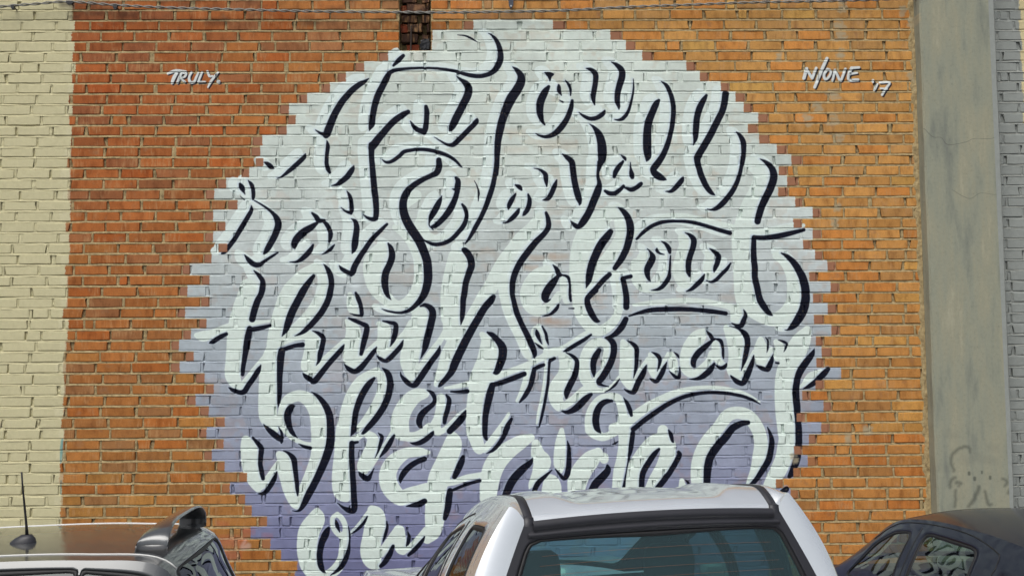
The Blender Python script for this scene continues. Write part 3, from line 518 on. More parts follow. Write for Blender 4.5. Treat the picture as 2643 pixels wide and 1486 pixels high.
# 7 soot under the top cable, a dark mark by the recess, worn grey scrapes at right
for x, y, wd, op in ((176,12,26,.5),(190,45,16,.45),(215,14,40,.3),(330,40,26,.3),(560,55,40,.35),(810,60,30,.35),(250,25,60,.25),(780,45,40,.25),(1030,70,10,.5)):
    paint([(x-wd*.6,y,wd*.5),(x,y+1,wd*.5),(x+wd*.6,y,wd*.4)], (52,44,38), op, soft=8)
for q in range(46):
    x, y, wd = 200+800*NR.rand(), 62*NR.rand()**1.4, 10+30*NR.rand()
    paint([(x-wd*.6,y,wd*.3),(x,y+2,wd*.45),(x+wd*.6,y-1,wd*.3)], (58,46,38), .12+.22*NR.rand(), soft=6)
for x, y, wd in ((2170,95,30),(2165,65,24),(2175,20,20),(2155,245,34),(2110,280,26),(2150,310,28),(2165,355,26),(2085,310,20),(2010,150,10),(2170,140,16),(2330,30,14),(2350,60,14),(2350,200,12),(2240,1110,18),(2190,1130,12),(2160,535,12),(2155,575,16),(2050,1185,14)):
    for q in range(4):
        ax, ay = x+NR.randn()*wd*.12, y-9+q*6+NR.randn()*1.5; h_ = wd*(.35+.3*NR.rand())
        paint([(ax-h_, ay, 5), (ax-h_*.3, ay+NR.randn()*2, 7+3*NR.rand()), (ax+h_*.8, ay+NR.randn()*2, 6)], (172,160,132), 0.62, soft=2.5, wobble=1.2)
# 8 cracks and grey spray marks on the concrete pillar
PILLAR_Y = -0.145
c4 = lambda L: [(1943+a/3.62, b/3.62, wd) for a, b, wd in L]
paint(c4([(1600,1200,1.2),(1640,1250,1.6),(1690,1285,1.6),(1760,1290,1.4),(1800,1345,1.8),(1860,1355,1.6),(1990,1330,1.4),(2060,1300,1.2),(2200,1300,1.3),(2250,1290,1.2),(2300,1255,1.5)]), (88,88,78), 0.75, plane=PILLAR_Y)
paint([(2457,490,1.2),(2480,505,1.8),(2505,513,1.6),(2530,499,1.4),(2566,503,1.4),(2585,497,1)], (88,88,78), 0.6, plane=PILLAR_Y)
paint(c4([(1800,0,2),(1803,160,1.5)]), (110,112,104), 0.4, plane=PILLAR_Y)
for L in ([(2030,290,3),(2010,245,4),(1940,250,4),(1870,310,4.5),(1850,390,4),(1880,470,3.5)],[(1890,525,4),(1845,560,5),(1840,620,4)],[(1900,570,5),(1940,580,4),(1915,610,3)],[(2330,540,4),(2370,570,4),(2350,610,3)],[(2390,510,3),(2420,600,3),(2380,670,4)],[(1890,650,4),(1885,800,4)],[(2110,620,6),(2060,740,6),(2010,800,4)],[(2170,660,4),(2190,760,5),(2230,785,4)]):
    paint([(1943+a/3.62, 1086+b/3.62, wd*1.7) for a, b, wd in L], (78,81,74), 0.62, soft=4.0, wobble=1.0, plane=PILLAR_Y)
for a, b, wd in ((2018,490,7),(2138,480,5),(2070,540,8),(2215,530,7)): paint([(1943+a/3.62, 1084+b/3.62, wd), (1943+a/3.62, 1088+b/3.62, wd)], (62,66,62), 0.65, soft=2, plane=PILLAR_Y)
for a, b, wd in ((1850,120,26),(2100,340,24),(2220,360,20),(2000,360,22),(2240,240,20),(1790,430,24)): paint([(1943+a/3.62-8, 1086+b/3.62, wd), (1943+a/3.62+8, 1090+b/3.62, wd)], (120,122,112), 0.22, soft=8, plane=PILLAR_Y)
# 9 cream coat on the far right wall, seen past the pillar
GREY_Y = 0.03
for k in range(-8, 60):
    zt = Z0-k*PITCH_Z; z = zt-PITCH_Z*.5
    xe = at(2636, 150, GREY_Y)[0]+0.012*math.sin(k*2.1)
    rect(at(2560, 700)[0], xe, zt-PITCH_Z, zt, (150,154,150), 1.0); rect(xe, MX1, zt-PITCH_Z, zt, (212,198,156), 1.0, rag=2)

IMG = bpy.data.images.new('wall_paint', MW, MH, alpha=True)
IMG.alpha_mode = 'CHANNEL_PACKED'
px = np.empty((MH, MW, 4), np.float32); px[..., :3] = np.clip(RGB, 0, 1); px[..., 3] = ALP
IMG.pixels.foreach_set(px.ravel()); IMG.update(); IMG.pack()
del px

# ------------------------------------------------------------------ materials of the wall
def painted(name, base_builder, rough=0.85, bscale=160, bdist=0.004, wear=0.12):
    """base colour overlaid with the paint map, fine relief on top"""
    m, n, l, b = mat_new(name)
    g = n.new('ShaderNodeNewGeometry'); sp = n.new('ShaderNodeSeparateXYZ'); l.new(g.outputs['Position'], sp.inputs[0])
    def lin(src, o, s):
        t = n.new('ShaderNodeMath'); t.operation = 'SUBTRACT'; l.new(src, t.inputs[0]); t.inputs[1].default_value = o
        q = n.new('ShaderNodeMath'); q.operation = 'DIVIDE'; l.new(t.outputs[0], q.inputs[0]); q.inputs[1].default_value = s
        return q.outputs[0]
    cb = n.new('ShaderNodeCombineXYZ'); l.new(lin(sp.outputs['X'], MX0, MX1-MX0), cb.inputs[0]); l.new(lin(sp.outputs['Z'], MZ0, MZ1-MZ0), cb.inputs[1])
    im = n.new('ShaderNodeTexImage'); im.image = IMG; im.extension = 'CLIP'; im.interpolation = 'Linear'; l.new(cb.outputs[0], im.inputs['Vector'])
    pos = g.outputs['Position']
    base = base_builder(n, l, pos)
    wn_ = noise(n, l, 70, 5, pos, 0.7); wr = ramp(n, l, wn_.outputs[0], [(0.25, (1-wear*2.2,)*3), (0.42, (1, 1, 1))])
    fac = n.new('ShaderNodeMath'); fac.operation = 'MULTIPLY'; l.new(im.outputs['Alpha'], fac.inputs[0]); l.new(wr.outputs[0], fac.inputs[1])
    gr = noise(n, l, 25, 6, pos, 0.65); grr = ramp(n, l, gr.outputs[0], [(0.3, (0.88, 0.88, 0.87)), (0.7, (1, 1, 1))])
    pc = mixc(n, l, im.outputs['Color'], grr.outputs[0], 1.0, 'MULTIPLY')
    l.new(mixc(n, l, base, pc, fac.outputs[0]), b.inputs['Base Color'])
    rm = n.new('ShaderNodeMapRange'); l.new(im.outputs['Alpha'], rm.inputs[0]); rm.inputs[3].default_value = rough; rm.inputs[4].default_value = 0.62
    l.new(rm.outputs[0], b.inputs['Roughness']); b.inputs['Specular IOR Level'].default_value = 0.12
    bn = noise(n, l, bscale, 6, pos, 0.7); bump(n, l, b, bn.outputs[0], 0.6, bdist)
    return m
def brick_base(n, l, pos):
    at_ = n.new('ShaderNodeAttribute'); at_.attribute_name = 'tint'
    mp = n.new('ShaderNodeMapping'); mp.inputs['Scale'].default_value = (1, 1, 0.45); l.new(pos, mp.inputs[0])
    a = noise(n, l, 14, 5, mp.outputs[0], 0.6); r = ramp(n, l, a.outputs[0], [(0.28, (0.62, 0.56, 0.55)), (0.5, (0.98, 0.98, 0.98)), (0.75, (1.16, 1.14, 1.1))])
    c = mixc(n, l, at_.outputs['Color'], r.outputs[0], 1.0, 'MULTIPLY')
    s = noise(n, l, 9, 3, pos, 0.5); s2 = ramp(n, l, s.outputs[0], [(0.60, (0, 0, 0)), (0.72, (0.55, 0.55, 0.55))])
    c = mixc(n, l, c, sl((150, 112, 82)), s2.outputs[0])                        # pale worn patches
    mp2 = n.new('ShaderNodeMapping'); mp2.inputs['Scale'].default_value = (1, 1, 0.16); l.new(pos, mp2.inputs[0])   # drips and lime bloom
    v = noise(n, l, 48, 4, mp2.outputs[0], 0.6); v2 = noise(n, l, 5.5, 3, pos, 0.5)
    vm = n.new('ShaderNodeMath'); vm.operation = 'MULTIPLY'; l.new(v.outputs[0], vm.inputs[0]); l.new(v2.outputs[0], vm.inputs[1])
    v3 = ramp(n, l, vm.outputs[0], [(0.27, (0, 0, 0)), (0.40, (0.5, 0.5, 0.5))]); c = mixc(n, l, c, sl((192, 150, 106)), v3.outputs[0])
    dk = noise(n, l, 20, 4, pos, 0.7); dk2 = ramp(n, l, dk.outputs[0], [(0.26, (0.66, 0.60, 0.56)), (0.40, (1, 1, 1))]); c = mixc(n, l, c, dk2.outputs[0], 0.8, 'MULTIPLY')
    f = noise(n, l, 120, 4, pos, 0.7); f2 = ramp(n, l, f.outputs[0], [(0.3, (0.8, 0.79, 0.78)), (0.6, (1.04, 1.03, 1.0))])
    return mixc(n, l, c, f2.outputs[0], 1.0, 'MULTIPLY')
def mortar_base(n, l, pos):
    a = noise(n, l, 30, 5, pos, 0.65); r = ramp(n, l, a.outputs[0], [(0.3, sl((126, 110, 82))), (0.55, sl((172, 152, 112))), (0.8, sl((194, 178, 142)))])
    return r.outputs[0]
M_BRICK = painted('brick', brick_base, 0.85, 140, 0.004)
M_MORTAR = painted('mortar', mortar_base, 0.95, 120, 0.008, wear=0.2)
def concrete_base(n, l, pos):
    mp = n.new('ShaderNodeMapping'); mp.inputs['Scale'].default_value = (3.0, 3.0, 0.55); l.new(pos, mp.inputs[0])
    a = noise(n, l, 2.2, 8, mp.outputs[0], 0.62); r = ramp(n, l, a.outputs[0], [(0.28, sl((118, 122, 114))), (0.46, sl((144, 146, 130))), (0.6, sl((152, 150, 130))), (0.75, sl((174, 170, 148)))])
    b = noise(n, l, 34, 7, pos, 0.75); r2 = ramp(n, l, b.outputs[0], [(0.3, (0.74,)*3), (0.42, (0.96,)*3), (0.7, (1.06,)*3)])
    return mixc(n, l, r.outputs[0], r2.outputs[0], 1.0, 'MULTIPLY')
M_CONC = painted('concrete', concrete_base, 0.9, 90, 0.003, wear=0.05)
M_ROD = plain('rusty rod', sl((58, 46, 40)), 0.8, nz=0.3)
M_CABLE = plain('grey cable', sl((128, 126, 120)), 0.6, nz=0.2, nscale=60)
M_BLACK = plain('black plastic', sl((30, 31, 36)), 0.5)

# ------------------------------------------------------------------ ground
def asphalt(n, l, pos, b):
    a = noise(n, l, 90, 6, pos, 0.75); r = ramp(n, l, a.outputs[0], [(0.3, sl((48, 48, 50))), (0.55, sl((66, 66, 67))), (0.8, sl((96, 94, 90)))])
    c = noise(n, l, 0.6, 5, pos, 0.6); r2 = ramp(n, l, c.outputs[0], [(0.3, (0.75,)*3), (0.7, (1.1,)*3)])
    l.new(mixc(n, l, r.outputs[0], r2.outputs[0], 1.0, 'MULTIPLY'), b.inputs['Base Color']); b.inputs['Roughness'].default_value = 0.9
    bump(n, l, b, a.outputs[0], 0.7, 0.006)
M_ASPH, n_, l_, b_ = mat_new('asphalt'); g_ = n_.new('ShaderNodeNewGeometry'); asphalt(n_, l_, g_.outputs['Position'], b_)
tag(mesh_obj('ground', [(-400, -600, 0), (400, -600, 0), (400, 60, 0), (-400, 60, 0)], [(0, 1, 2, 3)], M_ASPH), kind='structure')

# ------------------------------------------------------------------ bricks
JZ, JX = 0.0185, 0.012                                       # bed and head joint
def brick_tint(x, z):
    t = min(1, max(0, (x+3.6)/5.2)); t = t*t*(3-2*t); h = min(1, max(0, (z-1.2)/3.6))
    lo = np.array((172, 118, 64))*(1-t)+np.array((186, 128, 70))*t        # low on the wall
    hi = np.array((168, 96, 54))*(1-t)+np.array((196, 146, 84))*t         # high on the wall
    c = lo*(1-h)+hi*h
    q = random.random()
    if q < 0.20 and x < 0.5: c = c*np.array((.90, .96, 1.12))
    elif q < 0.30: c = c*np.array((1.0, 0.92, 0.86))
    elif q < 0.42: c = c*np.array((0.94, 0.96, 1.02))
    elif q < 0.50: c = c*np.array((1.02, 1.07, 1.05))
    c = c*(1+random.uniform(-0.06, 0.06))
    return sl(tuple(np.clip(c, 5, 235)))
def brick_geo(x0, x1, z0, z1, proud=0.0, yb=0.02):
    """rough brick: 10-gon front outline with its own wobble, two rings and a cap"""
    n = max(1, int((x1-x0)/0.07)); j = lambda a: random.uniform(-a, a)
    g = min(.014, (x1-x0)*.2); xs = [x0, x0+g]+[x0+g+(x1-x0-2*g)*i/n for i in range(1, n)]+[x1-g, x1]; n = len(xs)-1
    top = [(x, z1) for x in xs]; bot = [(x, z0) for x in reversed(xs)]
    out = [(x+j(.0016), z+j(.0016)) for x, z in top+bot]
    for c in (0, n, n+1, 2*n+1):                              # knocked corners
        cx, cz = (x0+x1)/2, (z0+z1)/2; k = random.uniform(.010, .024) if random.random() < .10 else random.uniform(.002, .006)
        if True:
            out[c] = (out[c][0]+math.copysign(k, cx-out[c][0]), out[c][1]+math.copysign(k*.7, cz-out[c][1]))
    N = len(out); tl = j(.0014); tz = j(.0008); cxx = (x0+x1)/2; czz = (z0+z1)/2; hl = (x1-x0)/2
    yf = lambda x, z: -proud+tl*(x-cxx)/hl+tz*(z-czz)/.04
    bev = random.uniform(.003, .006)
    V = [(x, yb, z) for x, z in out]+[(x, yf(x, z)+bev, z) for x, z in out]
    V += [(x+(cxx-x)/max(hl, .02)*bev, yf(x, z)+j(.0006), z+(czz-z)/.04*bev) for x, z in out]
    F = []
    for k in range(N):
        q = (k+1) % N
        F.append((k, q, N+q, N+k)); F.append((N+k, N+q, 2*N+q, 2*N+k))
    h = n+1
    for k in range(n):                                        # front: quads between top row and bottom row
        F.append((2*N+k, 2*N+k+1, 2*N+N-2-k, 2*N+N-1-k))
    return V, F
def tint_mesh(me, cols_per_vert):
    a = me.color_attributes.new('tint', 'FLOAT_COLOR', 'POINT')
    a.data.foreach_set('color', np.array([(*c, 1.0) for c in cols_per_vert], np.float32).ravel())
def wall_courses(xa, xb, zlo, zhi, holes=(), cuts=None, k0=-12, k1=70, seed=1, jitter=1.0):
    rnd = random.Random(seed); L = []; k = k0
    while k < k1:
        zt = Z0-k*PITCH_Z-JZ*0.5; zb = Z0-(k+1)*PITCH_Z+JZ*0.5; k += 1
        if zb < zlo or zt > zhi: continue
        x = xa-0.32+(0.155 if k % 2 else 0.0)+rnd.uniform(-.05, .05)*jitter; row = []
        while x < xb:
            ln = 0.293+rnd.uniform(-.008, .008); q = rnd.random()
            if q < 0.05*jitter: ln = 0.14+rnd.uniform(-.02, .03)
            elif q < 0.07*jitter: ln = 0.075
            gap = JX+rnd.uniform(-.005, .006)
            if rnd.random() < 0.05*jitter: gap += rnd.uniform(.008, .022)
            if min(x+ln, xb)-max(x, xa) > .025: row.append([max(x, xa), min(x+ln, xb)])
            x += ln+gap
        for cx in (cuts or {}).get(k-1, ()):                  # move the nearest joint to where the painted brick ends stand
            js = [(abs((row[i][1]+row[i+1][0])/2-cx), i) for i in range(len(row)-1)]
            if not js: continue
            d, i = min(js); g2 = (row[i+1][0]-row[i][1])/2
            if row[i][0] < cx-.05 and row[i+1][1] > cx+.05: row[i][1] = cx-g2; row[i+1][0] = cx+g2
        out = []
        for a, b in row:                                      # no overlong bricks after the shift
            if b-a > .40: mid = a+.293; out += [[a, mid-.005], [mid+.006, b]]
            else: out.append([a, b])
        for hx0, hx1, hz0, hz1 in holes:
            if zb < hz1 and zt > hz0:
                ns = []
                for a, b in out:
                    if b <= hx0 or a >= hx1: ns.append((a, b)); continue
                    if hx0-a > .03: ns.append((a, hx0))
                    if b-hx1 > .03: ns.append((hx1, b))
                out = ns
        wob = rnd.uniform(-.0022, .0022)
        for a, b in out: L.append((a, b, zb+wob, zt+wob))
    return L
BR_X1 = at(2405, 700)[0]+0.02
hl, hr = at(1030, 60), at(1112, 60); HOLE = (hl[0], hr[0], Z0-2*PITCH_Z+0.002, Z0+9*PITCH_Z)
CUTS = {}
for D in (LEFT, RIGHT):
    for k, (xw, xb_) in D.items():
        if xb_ is not None: CUTS.setdefault(k, []).append(xb_)
LIST = wall_courses(-6.0, BR_X1, 0.02, 6.35, [HOLE], CUTS, seed=5)
wall = tag(empty('brick_wall', (-1.0, 0, 0)), 'long brick wall with a white and lilac lettering mural, bare orange brick around it and a cream painted left end', 'wall')
wall_inv = Matrix.Translation((1.0, 0, 0))
def car_hidden(x, y): return (x < 560 and y > 1340) or (1080 < x < 2120 and y > 1265+max(0, (1500-x))*.15) or (x > 2150 and y > 1345)
def score(b):
    P = [proj((x, 0, z)) for x in b[:2] for z in b[2:]]
    xs = [p[0] for p in P]; ys = [p[1] for p in P]
    x0, x1, y0, y1 = max(0, min(xs)), min(2643, max(xs)), max(0, min(ys)), min(1486, max(ys))
    if x1 <= x0 or y1 <= y0 or car_hidden((x0+x1)/2, (y0+y1)/2): return 0
    return (x1-x0)*(y1-y0)
order = sorted(range(len(LIST)), key=lambda i: -score(LIST[i])); single = set(order[:300])
FV, FF, FC = [], [], []
for i, (a, b, z0, z1) in enumerate(LIST):
    V, F = brick_geo(a, b, z0, z1, random.uniform(-.0015, .0025)); c = brick_tint((a+b)/2, (z0+z1)/2)
    if i in single:
        cx, cz = (a+b)/2, (z0+z1)/2
        o = mesh_obj('brick', [(x-cx, y, z-cz) for x, y, z in V], F, M_BRICK, wall, loc=(cx+1.0, 0, cz)); tint_mesh(o.data, [c]*len(V))
    else:
        n0 = len(FV); FV += V; FF += [tuple(q+n0 for q in f) for f in F]; FC += [c]*len(V)
o = mesh_obj('brick_field', FV, FF, M_BRICK, wall, loc=(1.0, 0, 0)); tint_mesh(o.data, FC); tag(o, kind='stuff')
# mortar: one rough strip per bed joint (deep under the brick above, nearly flush below) and a plug per head joint
def mortar_mesh(xa, xb, bricks, zlo, zhi, holes=(), ybase=0.0, seed=3):
    rnd = random.Random(seed); mb = MB(); step = 0.055
    k = -12
    while k < 72:
        zc = Z0-k*PITCH_Z; k += 1
        if zc < zlo or zc > zhi: continue
        spans = [(xa, xb)]
        for hx0, hx1, hz0, hz1 in holes:
            if hz0+.03 < zc < hz1: spans = [(xa, hx0), (hx1, xb)]
        for sa, sb in spans:
            n = int((sb-sa)/step)+1; prof = [(.5, .0125), (.40, .006), (.08, .003), (-.36, .0004), (-.52, .003), (-.56, .03)]
            V = []
            d0 = 0
            for i in range(n+1):
                x = sa+(sb-sa)*i/n; d0 = d0*.7+rnd.uniform(-.003, .003)
                for q, (tz, dp) in enumerate(prof):
                    V.append((x, ybase+dp+d0*(1 if q in (1, 2, 3) else 0)+rnd.uniform(-.0012, .0012), zc+tz*JZ*1.15+rnd.uniform(-.0014, .0014)))
            m = len(prof); F = [(i*m+q, (i+1)*m+q, (i+1)*m+q+1, i*m+q+1) for i in range(n) for q in range(m-1)]
            mb.add(V, F)
    rows = {}
    for b in bricks: rows.setdefault(round((b[2]+b[3])/2/PITCH_Z), []).append(b)
    for rw in rows.values():
        rw.sort()
        for p, q in zip(rw[:-1], rw[1:]):
            if 0 < q[0]-p[1] < .06:
                r_ = rnd.random(); dp = rnd.uniform(.010, .018) if r_ < .28 else rnd.uniform(.001, .005)
                if q[0]-p[1] > .02: dp = .001
                a, b = p[1]-.004, q[0]+.004; z0, z1 = p[2]-.004, p[3]+.004; zs = [z0+(z1-z0)*t for t in (0, .33, .66, 1)]
                V = []
                for z in zs:
                    d = ybase+dp+rnd.uniform(-.003, .003); e = rnd.uniform(-.002, .002)
                    V += [(a, d+.004, z), ((a+b)/2+e, d, z), (b, d+.004, z)]
                F = [(i*3+j, i*3+j+1, i*3+j+4, i*3+j+3) for i in range(3) for j in range(2)]
                mb.add(V, F)
    return mb
mo = mortar_mesh(-6.0, BR_X1, LIST, 0, 6.4, [HOLE]).build('mortar', M_MORTAR, wall, loc=(1.0, 0, 0)); tag(mo, kind='stuff')
core = MB()                                                  # wall body behind the bricks, open at the recess
core.box(((-6+HOLE[0])/2, .17, 3.2), ((HOLE[0]+6)/2, .15, 3.2)); core.box(((HOLE[1]+BR_X1)/2, .17, 3.2), ((BR_X1-HOLE[1])/2, .15, 3.2))
core.box(((HOLE[0]+HOLE[1])/2, .17, HOLE[2]/2), ((HOLE[1]-HOLE[0])/2, .15, HOLE[2]/2)); core.box(((HOLE[0]+HOLE[1])/2, .24, (HOLE[2]+6.4)/2), ((HOLE[1]-HOLE[0])/2, .08, (6.4-HOLE[2])/2))
core.build('wall_core', M_MORTAR, wall, loc=(1.0, 0, 0))
# rough broken bricks at the back of the recess
rr = random.Random(4); z = HOLE[2]+.01; row = 0
while z < HOLE[3]-.1:
    x = HOLE[0]-.12+.13*(row % 2)
    while x < HOLE[1]:
        a, b = max(HOLE[0]+.004, x), min(HOLE[1]-.004, x+.17+rr.uniform(-.05, .05))
        if b-a > .03:
            V, F = brick_geo(a, b-.01, z, z+.075+rr.uniform(-.01, .006), rr.uniform(-.09, -.055), yb=.17)
            V = [(p[0]+rr.uniform(-.004, .004), p[1]+rr.uniform(-.008, .008), p[2]+rr.uniform(-.005, .005)) for p in V]
            o = mesh_obj('rough_brick', V, F, M_BRICK, wall, loc=(1.0, 0, 0)); q = rr.uniform(.75, 1.25)
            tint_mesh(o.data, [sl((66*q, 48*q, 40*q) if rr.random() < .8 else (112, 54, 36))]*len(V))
        x += .18
    z += .092; row += 1
mb = MB(); p = at(1060, 100, .04); mb.tube([(p[0], .05, HOLE[2]), (p[0]+.004, .048, HOLE[2]+.25)], .007, 6)
tag(mb.build('rod', M_ROD), 'thin rusty rod standing upright in the dark recess of the brick wall', 'rod')
mb = MB(); q0 = at(1097, 118, .05)
for i in range(26):
    t = i/25; mb.add([(q0[0]+rr.uniform(-.05, .05), .04+rr.uniform(-.03, .03), HOLE[2]+rr.uniform(0, .13)) for _ in range(4)], [(0, 1, 2), (0, 2, 3), (1, 2, 3)])
tag(mb.build('crumpled_bag', plain('bag plastic', sl((40, 40, 44)), 0.35)), 'crumpled dark plastic bag stuffed into the bottom corner of the wall recess', 'bag')

# ------------------------------------------------------------------ concrete pillar and the grey wall right of it
def P3(x, y, pl): return Vector(at(x, y, pl))
lb, lt = at(2421, 1290, PILLAR_Y), at(2375, 0, PILLAR_Y); rb, rt = at(2618, 1290, PILLAR_Y), at(2566, 0, PILLAR_Y)
def edge(bt, tp, z): t = (z-bt[2])/(tp[2]-bt[2]); return bt[0]+(tp[0]-bt[0])*t
pil = tag(empty('concrete_pillar', (edge(lb, lt, 0)+.35, 0, 0)), 'tall rough concrete pillar standing out of the wall at the right end of the orange bricks', 'pillar')
V, F = [], []; nz, nx = 46, 10; ch = .018
for i in range(nz+1):
    z = 6.4*i/nz; a, b = edge(lb, lt, z), edge(rb, rt, z); w1 = random.uniform(-.003, .003); w2 = random.uniform(-.003, .003)
    row = [(a-.012+w1, .2, z), (a-.006+w1, PILLAR_Y+ch, z)]
    row += [(a+.008+w2+(b-a-.016)*j/nx, PILLAR_Y+random.uniform(-.0012, .0012), z) for j in range(nx+1)]
    row += [(b+.006, PILLAR_Y+ch, z), (b+.008, .2, z)]; V += row
m = nx+5
F = [(i*m+j, i*m+j+1, (i+1)*m+j+1, (i+1)*m+j) for i in range(nz) for j in range(m-1)]
mesh_obj('pillar_shaft', V, F, M_CONC, pil, loc=(-pil.location.x, 0, 0))
# ragged mortar fillet where the bricks meet the pillar
mb = MB(); fr = random.Random(9)
zs = np.arange(0, 6.4, .05); V = []
for z in zs: a = edge(lb, lt, z); V += [(a-.05+fr.uniform(-.02, .012), .002+fr.uniform(-.003, .002), z), (a-.03, -.006+fr.uniform(-.004, .002), z), (a-.008, -.012+fr.uniform(-.006, .004), z)]
mb.add(V, [(i*3+j, i*3+j+1, i*3+j+4, i*3+j+3) for i in range(len(zs)-1) for j in range(2)])
mb.build('mortar_fillet', M_MORTAR, pil, loc=(-pil.location.x, 0, 0))
gx0 = edge(rb, rt, 6)-.02; gx1 = 7.2
gw = tag(empty('grey_brick_wall', (gx0+.5, GREY_Y, 0)), 'grey painted brick wall beyond the concrete pillar, turning cream at the edge of the picture', 'wall')
GL = wall_courses(gx0, gx1, 0.02, 6.35, seed=8, jitter=.5); off = Vector(gw.location)
GV, GF = [], []; cnt = 0
for i, (a, b, z0, z1) in sorted(enumerate(GL), key=lambda q: -score(q[1])):
    V, F = brick_geo(a, b, z0, z1, random.uniform(-.001, .002)); V = [(x, y+GREY_Y, z) for x, y, z in V]
    if score(GL[i]) > 150 and cnt < 290:
        cnt += 1; cx, cz = (a+b)/2, (z0+z1)/2
        o = mesh_obj('brick', [(x-cx, y-GREY_Y, z-cz) for x, y, z in V], F, M_BRICK, gw, loc=(cx-off.x, 0, cz)); tint_mesh(o.data, [sl((150, 140, 120))]*len(V))
    else:
        n0 = len(GV); GV += V; GF += [tuple(q+n0 for q in f) for f in F]
o = mesh_obj('brick_field', GV, GF, M_BRICK, gw, loc=tuple(-off)); tint_mesh(o.data, [sl((150, 140, 120))]*len(GV)); tag(o, kind='stuff')
mo = mortar_mesh(gx0, gx1, GL, 0, 6.4, ybase=GREY_Y, seed=6).build('mortar', M_MORTAR, gw, loc=tuple(-off)); tag(mo, kind='stuff')
mb = MB(); mb.box(((gx0+gx1)/2, GREY_Y+.17, 3.2), ((gx1-gx0)/2, .15, 3.2)); mb.build('wall_core', M_MORTAR, gw, loc=tuple(-off))

# ------------------------------------------------------------------ twisted cable along the top of the wall
CY_ = -0.07
pts = [(-160,34),(0,18),(90,11),(178,5),(300,14),(450,21),(600,25),(800,30),(1000,32),(1150,33),(1300,31),(1450,28),(1600,20),(1760,14),(1950,7),(2200,2),(2420,-6),(2800,-14)]
ctr = catmull([(*at(x, y, CY_),) for x, y in pts], 40)
cab = MB(); s = 0.0; A, B = [], []
for i, p in enumerate(ctr):
    if i: s += float(np.linalg.norm(ctr[i]-ctr[i-1]))
    ph = s*2*math.pi/.20; r = .0075
    A.append((p[0], p[1]+math.cos(ph)*r, p[2]+math.sin(ph)*r)); B.append((p[0], p[1]-math.cos(ph)*r, p[2]-math.sin(ph)*r))
cable = tag(empty('cable', tuple(at(1321, 31, CY_))), 'twisted grey two strand cable strung along the top of the brick wall', 'cable')
iv = tuple(-cable.location)
for P in (A, B): mb = MB(); mb.tube(P, .0062, 6); mb.build('strand', M_CABLE, cable, True, loc=iv)
def clip(x, y, label, w_=.018, h_=.03):
    c = at(x, y, CY_); o = tag(empty('cable_clip', (c[0], c[1], c[2])), label, 'clip', 'cable fixings on the wall')
    mb = MB(); mb.box((0, 0, 0), (w_, .014, h_*.55)); mb.box((0, .0, -h_*.7), (w_*.6, .012, h_*.35)); mb.build('clamp', M_BLACK, o)
    mb = MB(); mb.tube([(0, .0, 0), (0, .075, 0)], .006, 6); mb.build('peg', M_ROD, o)
clip(298, 17, 'small black cable clip over the red bricks left of the recess')
clip(34, 19, 'black cable clip over the cream paint at the far left', .014, .022)
clip(181, 7, 'dark cable clip where the cream paint meets the bare brick', .03, .02)
c = at(1319, 8, -.05); o = tag(empty('bracket', (c[0], c[1], c[2])), 'dark pointed metal bracket on the wall above the mural, right of the recess', 'bracket')
mb = MB(); mb.add([(-.026, 0, .12), (.026, 0, .12), (.02, 0, -.02), (.004, 0, -.05), (-.008, 0, -.05), (-.02, 0, -.02), (-.026, .012, .12), (.026, .012, .12), (.02, .012, -.02), (.004, .012, -.05), (-.008, .012, -.05), (-.02, .012, -.02)], [(0, 5, 4, 3, 2, 1), (6, 7, 8, 9, 10, 11)]+[(k, (k+1) % 6, 6+(k+1) % 6, 6+k) for k in range(6)])
mb.build('plate', plain('dark steel', sl((52, 58, 70)), 0.5), o)
mb = MB(); mb.tube([(0, -.006, -.03), (0, .06, -.03)], .008, 8); mb.build('bolt', plain('bolt steel', sl((170, 172, 172)), .4, .8), o)

# ------------------------------------------------------------------ vehicles
def atz(x, y, z):                                            # photo pixel -> point at height z
    v = FW + RT*((x-CX)/F_PX) - UP*((y-CY)/F_PX)
    return Vector(CAM + v*((z-CAM[2])/v[2]))
def paint_mat(name, col, metal=0.3, rough=0.32, coat=1.0):
    """coated car paint outside, dark trim on the inner side of the shell"""
    m, n, l, b = mat_new(name)
    b.inputs['Metallic'].default_value = metal; b.inputs['Roughness'].default_value = rough
    b.inputs['Coat Weight'].default_value = coat; b.inputs['Coat IOR'].default_value = 1.5
    tc = n.new('ShaderNodeTexCoord'); t = noise(n, l, 3.0, 5, tc.outputs['Object'], 0.6)
    d = ramp(n, l, t.outputs[0], [(0.35, tuple(v*0.93 for v in col)), (0.7, col)])
    g = n.new('ShaderNodeNewGeometry')
    l.new(mixc(n, l, d.outputs[0], (0.03, 0.031, 0.033), g.outputs['Backfacing']), b.inputs['Base Color'])
    dn = noise(n, l, 40.0, 4, tc.outputs['Object'], 0.7); rr_ = n.new('ShaderNodeMapRange'); l.new(dn.outputs[0], rr_.inputs[0])
    rr_.inputs[3].default_value = 0.015; rr_.inputs[4].default_value = 0.13; l.new(rr_.outputs[0], b.inputs['Coat Roughness'])
    return m
